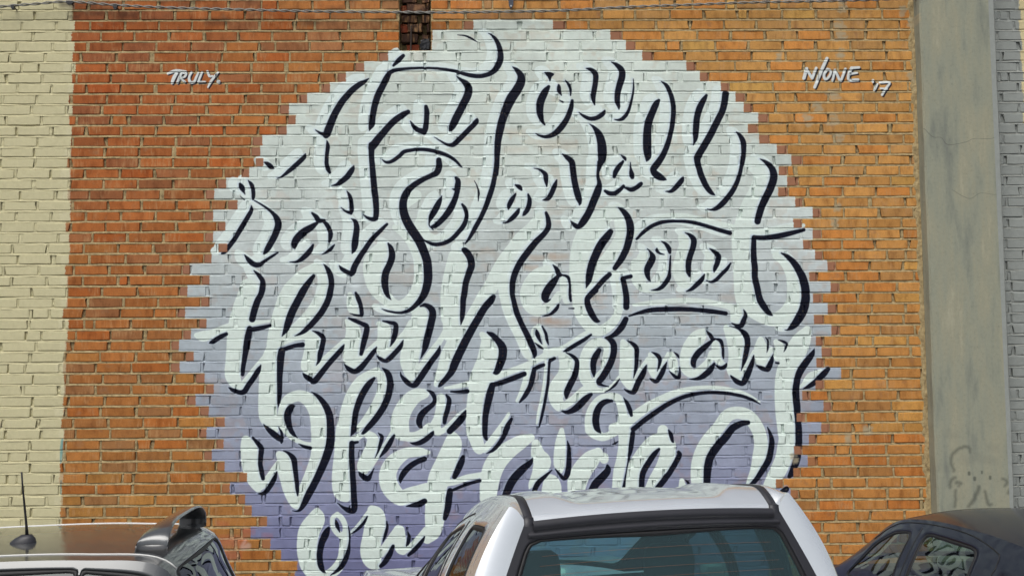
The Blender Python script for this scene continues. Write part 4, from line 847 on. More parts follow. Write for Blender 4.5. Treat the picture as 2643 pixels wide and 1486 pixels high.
def glass_mat(name, tint, ior=1.5, haze=0.0, haze_col=(.1, .2, .2)):
    m = bpy.data.materials.new(name); m.use_nodes = True; n = m.node_tree.nodes; l = m.node_tree.links; n.remove(n['Principled BSDF'])
    tr = n.new('ShaderNodeBsdfTransparent'); tr.inputs[0].default_value = (*tint, 1)
    gl = n.new('ShaderNodeBsdfGlossy'); gl.inputs['Roughness'].default_value = 0.015; gl.inputs[0].default_value = (0.95, 0.97, 1, 1)
    fr = n.new('ShaderNodeFresnel'); ge = n.new('ShaderNodeNewGeometry'); mr = n.new('ShaderNodeMapRange')   # thin pane: the same reflection from both sides
    l.new(ge.outputs['Backfacing'], mr.inputs[0]); mr.inputs[3].default_value = ior; mr.inputs[4].default_value = 1/ior; l.new(mr.outputs[0], fr.inputs[0])
    mx = n.new('ShaderNodeMixShader'); l.new(fr.outputs[0], mx.inputs[0]); l.new(tr.outputs[0], mx.inputs[1]); l.new(gl.outputs[0], mx.inputs[2])
    df = n.new('ShaderNodeBsdfDiffuse'); df.inputs[0].default_value = (*haze_col, 1)       # painted haze: diffuse colour standing in for reflection on the pane
    m2 = n.new('ShaderNodeMixShader'); m2.inputs[0].default_value = haze; l.new(mx.outputs[0], m2.inputs[1]); l.new(df.outputs[0], m2.inputs[2])
    l.new(m2.outputs[0], n['Material Output'].inputs[0]); return m
M_TRIM = plain('black trim', sl((34, 34, 40)), 0.45, nz=0.15, nscale=12)
M_RUB = plain('rubber', sl((14, 14, 17)), 0.6)
M_INT = plain('cabin cloth', sl((52, 54, 58)), 0.9, nz=0.12, nscale=40)
M_TYRE = plain('tyre', sl((30, 30, 31)), 0.85, nz=0.2)
M_RIM = plain('rim', (0.5, 0.5, 0.52), 0.3, 0.8)
M_REDL = plain('tail light', (0.35, 0.01, 0.01), 0.15, coat=1)
M_LAMP = plain('head light', (0.7, 0.72, 0.75), 0.1, 0.3, coat=1)
M_CHROME = plain('chrome', (0.7, 0.7, 0.72), 0.12, 1.0)

class Curve:
    def __init__(s, pts, ns=24): s.q = catmull(pts, ns); s.n = len(s.q)-1
    def __call__(s, t):
        f = max(0.0, min(1.0, t))*s.n; i = min(int(f), s.n-1); f -= i
        return s.q[i]*(1-f)+s.q[i+1]*f
def ray_poly(poly, c, ang):
    dx, dy = math.cos(ang), math.sin(ang); best = None
    for (x1, y1), (x2, y2) in zip(poly, poly[1:]+poly[:1]):
        ex, ey = x2-x1, y2-y1; den = dx*ey-dy*ex
        if abs(den) < 1e-12: continue
        t = ((x1-c[0])*ey-(y1-c[1])*ex)/den; u = ((x1-c[0])*dy-(y1-c[1])*dx)/den
        if t > 0 and -1e-9 <= u <= 1+1e-9 and (best is None or t < best): best = t
    return (c[0]+dx*(best or 0), c[1]+dy*(best or 0))
def rounded(poly, r, seg=6):
    out = []; n = len(poly)
    for i in range(n):
        p0, p, p1 = (np.array(poly[(i+k) % n], float) for k in (-1, 0, 1))
        a = p+(p0-p)*min(.45, r/np.linalg.norm(p0-p)); b = p+(p1-p)*min(.45, r/np.linalg.norm(p1-p))
        for k in range(seg+1):
            t = k/seg; out.append(tuple(a*(1-t)**2+2*p*t*(1-t)+b*t*t))
    return out
def bay(P, rect_, poly, asp, r, mat_body, names, parent, mat_glass, mat_seal, seal=0.018, inset=0.006, depth=4):
    """a piece of car surface P(s,t) over rect_=(s0,s1,t0,t1) with a glazed opening; asp = metres per unit (s,t)"""
    s0, s1, t0, t1 = rect_; A = lambda p: (p[0]*asp[0], p[1]*asp[1]); U = lambda p: (p[0]/asp[0], p[1]/asp[1])
    po = rounded([A(p) for p in poly], r); c = (sum(p[0] for p in po)/len(po), sum(p[1] for p in po)/len(po))
    rc = [A((s0, t0)), A((s1, t0)), A((s1, t1)), A((s0, t1))]
    ang = sorted([2*math.pi*k/56 for k in range(56)]+[math.atan2(q[1]-c[1], q[0]-c[0]) % (2*math.pi) for q in rc]+[math.atan2(q[1]-c[1], q[0]-c[0]) % (2*math.pi) for q in po[::3]])
    outer = [ray_poly(rc, c, a) for a in ang]; inner = [ray_poly(po, c, a) for a in ang]; n = len(ang)
    def pt(q, off=0.0):
        s_, t_ = U(q); p = P(s_, t_)
        if off:
            e = 1e-3; nn = np.cross(P(s_+e, t_)-P(s_-e, t_), P(s_, t_+e)-P(s_, t_-e)); nn = nn/(np.linalg.norm(nn)+1e-9); p = p+nn*off
        return tuple(p)
    def ring(curves, offs):
        V = []; F = []
        for cv, of in zip(curves, offs): V += [pt(q, of) for q in cv]
        for k in range(len(curves)-1):
            for i in range(n): j = (i+1) % n; F.append((k*n+i, k*n+j, (k+1)*n+j, (k+1)*n+i))
        return V, F
    lerp = lambda a, b, t: [(x0+(x1-x0)*t, y0+(y1-y0)*t) for (x0, y0), (x1, y1) in zip(a, b)]
    sc = lambda a, d: [(x-(x-c[0])/max(1e-6, math.hypot(x-c[0], y-c[1]))*d, y-(y-c[1])/max(1e-6, math.hypot(x-c[0], y-c[1]))*d) for x, y in a]
    frame = ring([lerp(outer, inner, k/depth) for k in range(depth+1)]+[inner], [0]*(depth+1)+[-inset*1.4])
    w_in = sc(inner, seal)
    gl = ring([lerp(w_in, [c]*n, k/5) for k in range(5)]+[lerp(w_in, [c]*n, .995)], [-inset]*6)
    gl[1].append(tuple(range(5*n, 6*n)))
    se = ring([inner, lerp(inner, w_in, .3), lerp(inner, w_in, .7), w_in, sc(w_in, .003)], [-inset*1.3, .0015, .001, -inset*.5, -inset*1.5])
    g = mesh_obj(names[1], *gl, mat_glass, parent, True)
    mesh_obj(names[2], *se, mat_seal, g, True)
    return frame
def grid(P, s0, s1, t0, t1, ns, nt):
    V = [tuple(P(s0+(s1-s0)*i/ns, t0+(t1-t0)*j/nt)) for i in range(ns+1) for j in range(nt+1)]
    return V, [(i*(nt+1)+j, (i+1)*(nt+1)+j, (i+1)*(nt+1)+j+1, i*(nt+1)+j+1) for i in range(ns) for j in range(nt)]
def wheel(parent, u, v, rad=0.33, wid=0.2):
    s = 1 if v > 0 else -1; o = empty('wheel', (u, v, rad)); o.parent = parent
    def lathe(prof, mat, name, seg=28):
        V = [(r*math.cos(2*math.pi*k/seg), y*s, r*math.sin(2*math.pi*k/seg)) for r, y in prof for k in range(seg)]
        F = [(i*seg+k, i*seg+(k+1) % seg, (i+1)*seg+(k+1) % seg, (i+1)*seg+k) for i in range(len(prof)-1) for k in range(seg)]
        mesh_obj(name, V, F, mat, o, True)
    lathe([(rad*.64, -wid/2), (rad*.93, -wid/2), (rad, -wid*.36), (rad, wid*.36), (rad*.93, wid/2), (rad*.64, wid/2), (rad*.62, wid*.36)], M_TYRE, 'tyre')
    mb = MB(); mb.tube([(0, s*wid*.36, 0), (0, s*wid*.44, 0)], rad*.2, 14)
    for k in range(5):
        a = 2*math.pi*k/5; mb.box((rad*.36*math.cos(a), s*wid*.38, rad*.36*math.sin(a)), (rad*.3, .012, rad*.07), Matrix.Rotation(-a, 3, 'Y'))
    mb.build('rim', M_RIM, o)
def lower_body(parent, st, mat, wheels, rad, cabin):
    """st: stations (u, half width at the belt, z of the belt, z of the sill); skin from belt to sill, hood and tail closed"""
    V = []; prof = lambda w, z, zs: [(w, z), (w+.035, z-.10), (w+.055, z-.28), (w+.045, (z+zs)/2-.1), (w+.03, zs+.06), (w-.04, zs)]
    c = catmull([(u, w, z, zs) for u, w, z, zs in st], 6); m = 6
    for u, w, z, zs in c:
        P = prof(w, z, zs)
        V += [(u, a, b) for a, b in P]+[(u, -a, b) for a, b in P]
    F = []
    for i in range(len(c)-1):
        for j in range(m-1):
            F.append((i*12+j, i*12+j+1, (i+1)*12+j+1, (i+1)*12+j)); F.append((i*12+6+j, (i+1)*12+6+j, (i+1)*12+6+j+1, i*12+6+j+1))
        um = (c[i][0]+c[i+1][0])/2
        if not (cabin[0] < um < cabin[1]): F.append((i*12, (i+1)*12, (i+1)*12+6, i*12+6))
        F.append((i*12+5, i*12+11, (i+1)*12+11, (i+1)*12+5))
    for i in (0, len(c)-1): F.append(tuple(i*12+j for j in range(6))+tuple(i*12+6+j for j in range(5, -1, -1)))
    mesh_obj('body', V, F, mat, parent, True)
    for u, v in wheels:
        mb = MB(); mb.tube([(u, v*.86, rad), (u, v*1.012, rad)], rad*1.14, 24); mb.build('wheel_arch', M_RUB, parent); wheel(parent, u, v*.955, rad)
def seat(parent, u, v, z, w=.24, back=True, head=True):
    mb = MB(); n = 10; V = []
    rows = [(0, .05, w), (.25, .02, w*1.02), (.48, -.04, w*.92), (.56, -.065, w*.72)]
    for zz, du, ww in rows:
        for k in range(n):
            a = 2*math.pi*k/n; V.append((u+du+.075*math.cos(a), v+ww*math.copysign(abs(math.sin(a))**.5, math.sin(a)), z+zz))
    mb.add(V, [(i*n+k, i*n+(k+1) % n, (i+1)*n+(k+1) % n, (i+1)*n+k) for i in range(3) for k in range(n)]+[tuple(3*n+k for k in range(n))])
    o = mb.build('seat_back', M_INT, parent, True)
    if head:
        mb = MB(); V = []; hw = .135
        rows = [(.585, .03, hw*.8), (.61, .05, hw), (.70, .055, hw*1.02), (.765, .05, hw*.92), (.785, .03, hw*.7)]
        for zz, d, ww in rows:
            for k in range(n):
                a = 2*math.pi*k/n; V.append((u-.07+d*math.cos(a), v+ww*math.copysign(abs(math.sin(a))**.45, math.sin(a)), z+zz))
        mb.add(V, [(i*n+k, i*n+(k+1) % n, (i+1)*n+(k+1) % n, (i+1)*n+k) for i in range(4) for k in range(n)]+[tuple(4*n+k for k in range(n)), tuple(range(n))[::-1]])
        mb.tube([(u-.07, v-.05, z+.5), (u-.07, v-.05, z+.6)], .007, 6); mb.tube([(u-.07, v+.05, z+.5), (u-.07, v+.05, z+.6)], .007, 6)
        mb.build('headrest', M_INT, o, True)
def interior(parent, u_front, u_rear, z_seat, z_dash, u_dash, w, rear=True):
    for v in (-.36, .36): seat(parent, u_front, v, z_seat)
    if rear:
        for v in (-.40, .0, .40): seat(parent, u_rear, v, z_seat-.12, .21)
    mb = MB(); mb.box((u_dash, 0, z_dash-.12), (.22, w, .12)); mb.build('dashboard', M_TRIM, parent)
    mb = MB(); n = 24; pts = [Vector((u_dash-.28-.06*math.sin(2*math.pi*k/n), .36+.18*math.cos(2*math.pi*k/n), z_dash-.02+.17*math.sin(2*math.pi*k/n))) for k in range(n+1)]
    mb.tube(pts, .014, 8, False); mb.tube([(u_dash-.28, .2, z_dash-.02), (u_dash-.28, .52, z_dash-.02)], .018, 6); mb.build('steering_wheel', M_TRIM, parent)
def seam(parent, P, st, rad=.0032, off=.0):
    mb = MB(); mb.tube([Vector(P(s, t)) for s, t in st], rad, 6); mb.build('door_seam', M_RUB, parent)

class Shell:
    """glass house of a car: rail curve and belt curve along s (0 front .. 1 rear), sides between them and a top strip across"""
    def __init__(s, rail, belt, crown, bulge): s.rail = Curve(rail); s.belt = Curve(belt); s.crown = crown; s.bulge = bulge
    def side(s, sg):
        def P(a, t):
            r, b = s.rail(a), s.belt(a); p = b*(1-t)+r*t; k = s.bulge*4*t*(1-t)
            return np.array((p[0], sg*(p[1]+k), p[2]))
        return P
    def top(s):
        def P(a, t):                                          # t 0..1 from right rail to left rail
            r = s.rail(a); v = 2*t-1; c = s.crown*(1-abs(v)**2.4)
            e = 0.004; d = s.rail(min(1, a+e))-s.rail(max(0, a-e)); d = d/np.linalg.norm((d[0], d[2])); nx, nz = d[2], -d[0]
            return np.array((r[0]+nx*c, r[1]*v, r[2]+nz*c))
        return P
def flip(VF): return VF[0], [tuple(reversed(f)) for f in VF[1]]
def shell_windows(root, sh, body, wins, wind, rearw, roof_rng, glass, glass_front, seal, asp, r=.05, seals=.018):
    """wins: (s0, s1, polygon) bays of one side covering s 0..1; wind / rearw: (s0, s1, t margin)"""
    mb = MB(); nm = ('frame', 'side_window', 'window_seal')
    for sg in (1, -1):
        P = sh.side(sg)
        for s0, s1, poly in wins:
            if poly is None:
                VF = grid(P, s0, s1, 0, 1, max(2, int((s1-s0)*40)), 8); mb.add(*(VF if sg > 0 else flip(VF)))
            else:
                if sg > 0: mb.add(*bay(P, (s0, s1, 0, 1), poly, asp, r, body, nm, root, glass, seal, seals))
                else:
                    Q = lambda a, t, P=P: P(1-a, t)
                    mb.add(*bay(Q, (1-s1, 1-s0, 0, 1), [(1-a, t) for a, t in poly][::-1], asp, r, body, nm, root, glass, seal, seals))
    T = sh.top(); Q = lambda a, t: T(a, 1-t)
    for rng, nmg, gm in ((wind, 'windscreen', glass_front), (rearw, 'rear_window', glass)):
        if rng is None: continue
        s0, s1, ms, mt = rng; L = float(np.linalg.norm(sh.rail(s1)-sh.rail(s0)))
        mb.add(*bay(lambda a, t: Q(a, t), (s0, s1, 0, 1), [(s0+ms, mt), (s1-ms, mt), (s1-ms, 1-mt), (s0+ms, 1-mt)], (L/(s1-s0), 1.1), .07, body, ('frame', nmg, 'window_seal'), root, gm, M_RUB, .025))
    if roof_rng: mb.add(*grid(Q, roof_rng[0], roof_rng[1], 0, 1, 24, 20))
    o = mb.build('cabin_shell', body, root, True)
    return o

# ---- silver white pickup parked nose to the wall
TA, TB, TZ = atz(1378, 1335, 1.788), atz(1985, 1305, 1.788), 1.788
TYAW = R(15.0)                                                # along the rear edge, left to right; the lot leans a little
tc_ = (TA+TB)/2
truck = tag(empty('pickup_truck', (tc_.x+.008, tc_.y, 0), TYAW+math.pi/2), 'silver pickup truck seen from behind, parked nose to the mural, with a tinted rear window', 'pickup truck')
truck.rotation_euler = (R(-0.45), 0, TYAW+math.pi/2)
M_SILVER = paint_mat('silver paint', (0.78, 0.81, 0.83), 0.72, 0.25)
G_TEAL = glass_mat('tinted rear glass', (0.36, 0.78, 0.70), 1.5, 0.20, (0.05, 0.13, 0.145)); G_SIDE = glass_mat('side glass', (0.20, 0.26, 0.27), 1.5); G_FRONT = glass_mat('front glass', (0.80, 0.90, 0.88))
# local: +x forward, +y left, z up; origin below the middle of the roof's rear edge
RZ = 1.788
rail = [(1.90, .60, 1.17), (1.55, .61, 1.36), (1.22, .63, 1.545), (.92, .65, 1.675), (.55, .665, 1.775), (.25, .672, 1.825), (.0, .668, 1.842)]
belt = [(2.05, .78, 1.14), (1.65, .845, 1.15), (1.27, .88, 1.155), (.94, .90, 1.16), (.56, .915, 1.165), (.24, .92, 1.17), (-.10, .905, 1.175)]
tsh = Shell(rail, belt, .075, .072)
def k6(i): return i/6
shell_windows(truck, tsh, M_SILVER, [
    (0, k6(1.05), None),
    (k6(1.05), k6(2.85), [(k6(1.2), .09), (k6(2.75), .09), (k6(2.75), .86), (k6(1.9), .80)]),
    (k6(2.85), k6(4.1), [(k6(2.98), .09), (k6(4.0), .10), (k6(4.0), .89), (k6(2.98), .87)]),
    (k6(4.1), k6(5.75), [(k6(4.45), .10), (k6(5.62), .10), (k6(5.52), .86), (k6(4.55), .87)]),
    (k6(5.75), 1.0, None)], (0.0, k6(2.85), .03, .05), None, None, G_SIDE, G_FRONT, M_RUB, (2.0, .70), .05, .022)
# roof between the black ditch strips: crowned, shoulders raised, rear edge bevelled down
DW = .565
RU = float(tsh.rail(k6(2.85))[0])
SS = np.linspace(1.0, k6(2.5), 200); UU = np.array([tsh.rail(q)[0] for q in SS])
def rail_at(u): return tsh.rail(float(np.interp(u, UU, SS)))
def roof_z(u, v):
    sh_ = 1/(1+math.exp(-(abs(v)-.385)/.02)); cr = .012+.075*min(1, max(0, u)/.55)
    top = rail_at(u)[2]+cr*(1-(abs(v)/.66)**2.2)+.040*sh_-.022
    ub = .06+.09*sh_; t = min(1, max(0, u/ub)); t = 1-(1-t)**1.7
    return RZ+(top-RZ)*t
us = [0, .015, .03, .05, .075, .1, .125, .15, .18, .21, .24, .28, .34, .42, .52, .62, .72, .80, .88, RU]
vs = [DW*(2*i/40-1) for i in range(41)]
V = [(u, v, roof_z(u, v)) for u in us for v in vs]; m = len(vs)
V += [(-.012, v, roof_z(0, v)-.028) for v in vs]
F = [(i*m+j, (i+1)*m+j, (i+1)*m+j+1, i*m+j+1) for i in range(len(us)-1) for j in range(m-1)]+[(len(us)*m+j, j, j+1, len(us)*m+j+1) for j in range(m-1)]
mesh_obj('roof', V, [tuple(f) for f in F], M_SILVER, truck, True)
def rearP(s, t):                                             # rear wall: s 0 left .. 1 right (seen from behind), t 0 belt .. 1 roof edge
    wv = .87+(.602-.87)*t+.012*4*t*(1-t); z = 1.16+(1.776-1.16)*t; u = -.17+.157*t-.03*4*s*(1-s)*(1-t)
    return np.array((u, wv*(1-2*s), z+.02*t*(1-(2*s-1)**2)))
def corner_row(sg, t, nk=6):                                 # rounded body corner between rear wall and side
    a = rearP(0 if sg > 0 else 1, t); b = tsh.side(sg)(1.0, t); e = t**5
    c = np.array((a[0]-.004+.008*e, b[1]-(b[1]-a[1])*(.12+.35*e), (a[2]+b[2])/2+(b[2]-a[2])*.5*e))
    return [tuple(a*(1-q)**2+2*c*q*(1-q)+b*q*q) for q in [k/nk for k in range(nk+1)]]
for sg in (1, -1):
    mb = MB(); V = corner_row(sg, 1.0)                       # outer roof side between ditch strip and rail, starting on the corner
    for i in range(1, 29):
        u = RU*(i/28)**1.6; a = rail_at(u); zi = roof_z(u, DW)+.003; e = min(1, u/.06)
        for k in range(7):
            q = k/6; V.append((u, sg*(.604+(a[1]-.603)*0+(a[1]-.604)*q), zi+(a[2]-zi)*q+.012*4*q*(1-q)*e))
    F = [(i*7+k, i*7+k+1, (i+1)*7+k+1, (i+1)*7+k) for i in range(28) for k in range(6)]
    mb.add(V, F if sg < 0 else [tuple(reversed(f)) for f in F]); mb.build('roof_side', M_SILVER, truck, True)
    mb = MB(); L = 30; z0_ = roof_z(0, DW); V = [(-.020, sg*v_, z0_+dz-.045) for v_, dz in ((DW-.004, -.012), (DW, .004), (.586, .006), (.607, .003), (.61, -.02))]
    for i in range(L+1):
        u = -.012+(RU+.012)*(i/L)**1.5; zi = roof_z(max(u, .0), DW)
        V += [(u, sg*(DW-.004), zi-.012), (u, sg*DW, zi+.004), (u, sg*.586, zi+.006), (u, sg*.607, zi+.003), (u, sg*.61, zi-.02)]
    mb.add(V, [(i*5+j, i*5+j+1, (i+1)*5+j+1, (i+1)*5+j) for i in range(L+1) for j in range(4)]); mb.build('roof_strip', M_TRIM, truck, True)
# rear wall of the cab: black frame, stepped band under the roof edge, tinted glass
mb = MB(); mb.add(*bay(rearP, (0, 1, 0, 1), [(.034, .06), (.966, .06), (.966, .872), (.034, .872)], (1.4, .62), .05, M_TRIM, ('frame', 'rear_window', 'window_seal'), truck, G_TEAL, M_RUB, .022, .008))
mb.build('rear_frame', M_TRIM, truck, True)
mb = MB(); V = []
for i in range(31):                                          # upper band with its step
    s = .03+.94*i/30; a, b = rearP(s, .985), rearP(s, .90)
    V += [(a[0]-.004, a[1], a[2]+.010), (a[0]-.018, a[1]*1.0, a[2]-.004), (a[0]-.021, a[1], a[2]-.026), (a[0]-.006, a[1], a[2]-.034), (b[0]-.004, b[1], b[2]+.012), (b[0]-.016, b[1], b[2]), (b[0]-.001, b[1], b[2]-.012)]
mb.add(V, [(i*7+j, (i+1)*7+j, (i+1)*7+j+1, i*7+j+1) for i in range(30) for j in range(6)]); mb.build('rear_trim_band', M_TRIM, truck, True)
for sg in (1, -1):                                           # body coloured corner pillars between the frame and the side
    P = tsh.side(sg); V = []; nt = 16; nk = 6
    for i in range(nt+1): V += corner_row(sg, i/nt)
    F = [(i*(nk+1)+k, i*(nk+1)+k+1, (i+1)*(nk+1)+k+1, (i+1)*(nk+1)+k) for i in range(nt) for k in range(nk)]
    mesh_obj('corner_pillar', V, F if sg < 0 else [tuple(reversed(f)) for f in F], M_SILVER, truck, True)
    for st in ([(k6(2.87), t/10) for t in range(0, 10)], [(k6(4.15), t/10) for t in range(0, 10)], [(k6(1.3+2.85*q/20), .95-.10*max(0, (6-q)/6)**1.5) for q in range(21)]): seam(truck, P, [(s, min(.95, t)) for s, t in st], .004)
lower_body(truck, [(3.62, .66, .86, .40), (3.35, .80, 1.0, .36), (2.9, .85, 1.10, .38), (2.42, .86, 1.14, .38), (2.0, .85, 1.14, .38), (1.2, .905, 1.155, .38), (.5, .92, 1.165, .38), (-.10, .905, 1.175, .38)], M_SILVER, [(2.92, .80), (2.92, -.80)], .37, (-.2, 2.0))
bx = MB()
for sg in (1, -1): bx.box((-.80, sg*.82, .86), (.70, .04, .26))
bx.box((-.80, 0, .62), (.70, .82, .03)); bx.box((-.14, 0, .86), (.025, .80, .26)); bx.build('load_bed', M_SILVER, truck)
mb = MB(); mb.box((-1.52, 0, .86), (.03, .78, .25)); tgt = mb.build('tailgate', M_SILVER, truck); mb = MB(); mb.box((-1.56, 0, .93), (.012, .11, .03)); mb.build('handle', M_TRIM, tgt)
for sg in (1, -1):
    mb = MB(); mb.box((-1.51, sg*.83, .88), (.04, .05, .17)); mb.build('tail_light', M_REDL, truck)
    mb = MB(); mb.box((3.52, sg*.60, .84), (.09, .14, .07)); mb.build('headlight', M_LAMP, truck)
    mb = MB(); mb.box((1.50, sg*1.04, 1.17), (.05, .09, .08)); mb.box((1.54, sg*.94, 1.13), (.03, .06, .03)); mb.build('wing_mirror', M_SILVER, truck)
    for u in (1.0, .1):
        mb = MB(); mb.box((u+.12, sg*.985, 1.0), (.09, .015, .014)); mb.build('door_handle', M_CHROME, truck)
    mb = MB(); mb.tube([(-1.0, sg*.74, .37), (-1.0, sg*.868, .37)], .42, 24); mb.build('wheel_arch', M_RUB, truck); wheel(truck, -1.0, sg*.79, .37)
mb = MB(); mb.box((-1.62, 0, .52), (.08, .80, .08)); mb.build('rear_bumper', M_TRIM, truck)
mb = MB(); mb.box((3.62, 0, .55), (.08, .78, .13)); mb.build('front_bumper', M_TRIM, truck)
interior(truck, .74, .10, .75, 1.14, 1.62, .70)
mb = MB(); mb.box((.42, 0, 1.73), (.38, .50, .012)); mb.build('headliner', plain('headliner', sl((92, 92, 90)), .95), truck)
mb = MB(); mb.box((1.02, .02, 1.60), (.015, .12, .032), Matrix.Rotation(.15, 3, 'Z')); mb.build('rear_view_mirror', M_TRIM, truck)
mb = MB()
for k in range(11):
    t = .14+.062*k; mb.tube([Vector(rearP(.10+.80*i/24, t))+Vector((.0035, 0, 0)) for i in range(25)], .0005, 4)
mb.build('heater_wires', plain('wire', sl((120, 84, 60)), .6), truck)

# ---- grey hatchback facing left, lower left
R0, R1 = atz(0, 1450, 1.60), atz(405, 1441, 1.60)
d_ = (R0-R1).normalized(); LYAW = math.atan2(d_.y, d_.x)      # forward direction
left_n = Vector((-math.sin(LYAW), math.cos(LYAW), 0)); f_ = Vector((d_.x, d_.y, 0)).normalized()
o_ = R1-f_*.43-left_n*.60
car1 = tag(empty('parked_car', (o_.x, o_.y, 0), LYAW), 'grey parked car with roof spoiler and whip aerial, cut off at the lower left', 'car', 'cars parked by the wall')
M_GREY = paint_mat('grey paint', (0.055, 0.06, 0.064), 0.35, 0.3)
G_DARK = glass_mat('dark glass', (0.05, 0.06, 0.075)); G_REAR1 = glass_mat('rear glass', (0.16, 0.19, 0.21), 1.8)
rail1 = [(3.05, .62, 1.02), (2.62, .60, 1.28), (2.20, .595, 1.49), (1.75, .60, 1.575), (1.20, .605, 1.60), (.75, .60, 1.60), (.42, .585, 1.565), (.30, .58, 1.37), (.15, .60, 1.06)]
belt1 = [(3.10, .76, 1.0), (2.7, .80, 1.01), (2.25, .82, 1.01), (1.75, .825, 1.02), (1.20, .825, 1.03), (.78, .815, 1.035), (.40, .79, 1.04), (.23, .74, 1.04), (.09, .70, 1.04)]
s1h = Shell(rail1, belt1, .035, .03)
def k8(i): return i/8
shell_windows(car1, s1h, M_GREY, [(0, k8(2.2), [(k8(1.3), .10), (k8(2.12), .10), (k8(2.12), .82), (k8(1.95), .78)]), (k8(2.2), k8(3.5), [(k8(2.24), .10), (k8(3.49), .10), (k8(3.49), .94), (k8(2.24), .92)]),
    (k8(3.5), k8(5.0), [(k8(3.51), .10), (k8(4.99), .10), (k8(4.99), .94), (k8(3.51), .94)]), (k8(5.0), k8(6.6), [(k8(5.01), .10), (k8(6.2), .14), (k8(5.9), .90), (k8(5.01), .94)]), (k8(6.6), 1, None)], (0, k8(3.0), .02, .04), (k8(6.15), 1.0, .012, .05), (k8(3.0), k8(6.15)), G_DARK, G_FRONT, M_RUB, (3.0, .55), .015, .02)
lower_body(car1, [(4.0, .56, .70, .26), (3.85, .70, .82, .22), (3.5, .76, .95, .22), (3.1, .79, 1.0, .22), (1.6, .82, 1.02, .22), (.5, .80, 1.04, .22), (.10, .70, 1.03, .24), (-.02, .62, .95, .28)], M_GREY, [(3.2, .74), (3.2, -.74), (.72, .74), (.72, -.74)], .31, (.2, 3.0))
interior(car1, 1.75, .85, .55, 1.0, 2.65, .66)
P1, T1 = s1h.side(1), s1h.top()
for sg in (1, -1):                                           # bright roof ditch mouldings
    mb = MB(); mb.tube([Vector(T1(k8(2.4+3.85*i/30), .5+sg*.425))+Vector((0, 0, .001)) for i in range(31)], .0042, 6); mb.build('roof_moulding', plain('moulding', (0.62, 0.62, 0.6), .3), car1, True)
    for s in (2.2, 3.5, 5.0): seam(car1, s1h.side(sg), [(k8(s), t/10) for t in range(10)], .004)
    mb = MB(); mb.box((.04, sg*.66, .84), (.06, .06, .13)); mb.build('tail_light', M_REDL, car1)
    mb = MB(); mb.box((3.9, sg*.52, .74), (.08, .13, .06)); mb.build('headlight', M_LAMP, car1)
    mb = MB(); mb.box((2.45, sg*.94, 1.03), (.06, .09, .06)); mb.box((2.48, sg*.84, 1.0), (.025, .05, .02)); mb.build('wing_mirror', M_GREY, car1)
    for u in (1.95, 1.0): mb = MB(); mb.box((u, sg*.885, .88), (.08, .012, .012)); mb.build('door_handle', M_TRIM, car1)
mb = MB(); mb.box((.0, 0, .45), (.08, .70, .13)); mb.build('rear_bumper', M_GREY, car1); mb = MB(); mb.box((4.0, 0, .45), (.07, .64, .13)); mb.build('front_bumper', M_GREY, car1)
# wing on the rear edge of the roof: two feet and an arched blade with an open slot below
def sp(j, k):                                                # section of the blade: one arch that runs down into the roof at both ends
    th = math.pi*j/44; cv, sv = math.cos(th), math.sin(th); e = abs(cv)**3
    v = .475*math.copysign(abs(cv)**.62, cv); h = .095*sv**.50-.02*e; a = 2*math.pi*k/16; ch = .058+.014*e; tk = .012+.012*e
    ca, sa = math.cos(a), math.sin(a)*(1.2 if math.sin(a) > 0 else .8)
    return (.485-.015*sv+ch*ca, v-math.copysign(tk*sa*e*.8, v), 1.618+h+tk*sa*(1-e*.5)-.016*ca*(1-e))
mb = MB(); V = [sp(j, k) for j in range(45) for k in range(16)]
mb.add(V, [(i*16+k, i*16+(k+1) % 16, (i+1)*16+(k+1) % 16, (i+1)*16+k) for i in range(44) for k in range(16)])
mb.build('spoiler', M_GREY, car1, True)
# whip aerial
a0 = atz(60, 1400, 1.632); loc = car1.matrix_basis.inverted() @ a0
an = empty('aerial', (loc.x, loc.y, 1.624)); an.parent = car1
mb = MB(); V = []
for z, l_, w_, du in ((0, .062, .036, 0), (.012, .060, .034, 0), (.03, .046, .026, -.008), (.046, .024, .014, -.016)):
    for k in range(16): a = 2*math.pi*k/16; V.append((du+l_*math.cos(a), w_*math.sin(a), z))
mb.add(V, [(i*16+k, i*16+(k+1) % 16, (i+1)*16+(k+1) % 16, (i+1)*16+k) for i in range(3) for k in range(16)]+[tuple(48+k for k in range(16))]); mb.build('aerial_base', M_TRIM, an, True)
mb = MB(); mb.tube([(-.016, 0, .04), (-.012, 0, .09), (.01, 0, .27), (.016, 0, .335)], [.0085, .006, .0042, .0045], 8); mb.build('aerial_mast', M_RUB, an, True)
mb = MB(); mb.tube([Vector((.11, .05, 1.12)), Vector((.20, .22, 1.30)), Vector((.235, .30, 1.38))], .008, 6); mb.build('wiper', M_RUB, car1)

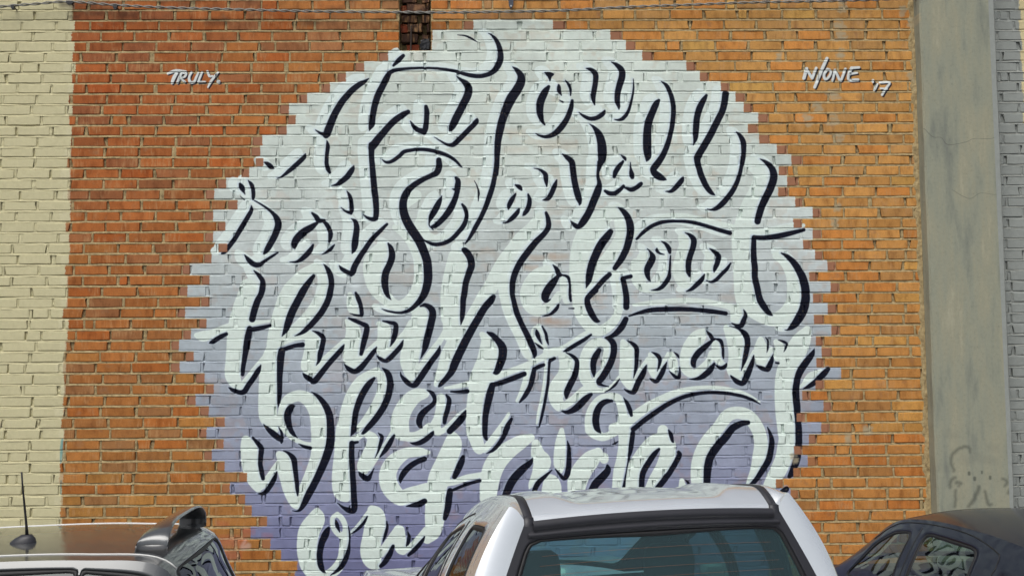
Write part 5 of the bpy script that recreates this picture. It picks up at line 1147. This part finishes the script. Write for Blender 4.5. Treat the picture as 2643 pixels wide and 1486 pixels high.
# ---- dark blue hatchback nose to the wall, lower right
RY = R(5); fv = Vector((-math.sin(RY), math.cos(RY), 0)); lv = Vector((-math.cos(RY), -math.sin(RY), 0))
pA = atz(2160, 1486, .97); o2 = pA-fv*2.72-lv*.82
car2 = tag(empty('parked_car', (o2.x, o2.y, 0), math.atan2(fv.y, fv.x)), 'dark blue hatchback parked below the concrete pillar, at the lower right', 'car', 'cars parked by the wall')
M_NAVY = paint_mat('navy paint', (0.006, 0.009, 0.022), 0.0, 0.45, 0.55)
M_NAVY.node_tree.nodes['Principled BSDF'].inputs['Specular IOR Level'].default_value = 0.2
G_S2 = glass_mat('green side glass', (0.24, 0.36, 0.31), 1.9); G_Q2 = glass_mat('quarter glass', (0.2, 0.3, 0.27), 1.9)
rail2 = [(3.0, .62, .99), (2.64, .60, 1.22), (2.27, .585, 1.40), (1.82, .585, 1.47), (1.27, .585, 1.485), (.76, .575, 1.46), (.40, .56, 1.40), (.22, .555, 1.28), (.08, .58, 1.0)]
belt2 = [(3.05, .76, .96), (2.70, .80, .97), (2.28, .82, .975), (1.82, .825, .985), (1.26, .825, .995), (.76, .81, 1.005), (.40, .78, 1.01), (.20, .73, 1.01), (.05, .68, 1.0)]
s2h = Shell(rail2, belt2, .06, .035)
shell_windows(car2, s2h, M_NAVY, [(0, k8(1.0), None), (k8(1.0), k8(2.95), [(k8(1.15), .10), (k8(2.83), .10), (k8(2.83), .85), (k8(2.25), .84), (k8(1.75), .70)]),
    (k8(2.95), k8(4.55), [(k8(3.12), .10), (k8(4.40), .10), (k8(4.30), .84), (k8(3.12), .86)]), (k8(4.55), k8(6.0), [(k8(4.85), .10), (k8(5.7), .10), (k8(5.45), .62), (k8(4.85), .66)]), (k8(6.0), 1, None)],
    (0, k8(2.6), .02, .04), (k8(6.2), 1.0, .012, .05), (k8(2.6), k8(6.2)), G_S2, G_FRONT, M_RUB, (3.0, .55), .06, .02)
lower_body(car2, [(3.85, .56, .68, .26), (3.7, .70, .80, .22), (3.4, .76, .92, .22), (3.05, .79, .965, .22), (1.6, .82, .985, .22), (.5, .80, 1.01, .22), (.08, .70, 1.0, .24), (-.04, .62, .92, .28)], M_NAVY, [(3.1, .74), (3.1, -.74), (.66, .74), (.66, -.74)], .30, (.2, 2.95))
interior(car2, 1.62, .75, .50, .96, 2.5, .66)
for sg in (1, -1):
    P = s2h.side(sg)
    seam(car2, P, [(k8(3.0), t/10) for t in range(10)], .004); seam(car2, P, [(k8(4.70+.02*max(0, t-6)), t/10) for t in range(8)]+[(k8(4.70), .80), (k8(4.66), .85)], .004)
    seam(car2, P, [(k8(1.5+3.16*q/20), .955-.12*max(0, (5-q)/5)**1.5-.105*max(0, (q-14)/6)**2) for q in range(21)], .004)
    mb = MB(); mb.box((.03, sg*.66, .84), (.05, .06, .12)); mb.build('tail_light', M_REDL, car2)
    mb = MB(); mb.box((3.76, sg*.52, .72), (.08, .13, .06)); mb.build('headlight', M_LAMP, car2)
    mb = MB(); mb.box((2.46, sg*.91, .95), (.05, .08, .055)); mb.box((2.49, sg*.83, .93), (.025, .05, .02)); mb.build('wing_mirror', M_NAVY, car2)
    for u in (1.85, .95): mb = MB(); mb.box((u, sg*.885, .85), (.08, .012, .012)); mb.build('door_handle', M_NAVY, car2)
mb = MB(); mb.box((-.02, 0, .43), (.08, .70, .13)); mb.build('rear_bumper', M_NAVY, car2); mb = MB(); mb.box((3.85, 0, .43), (.07, .64, .13)); mb.build('front_bumper', M_NAVY, car2)
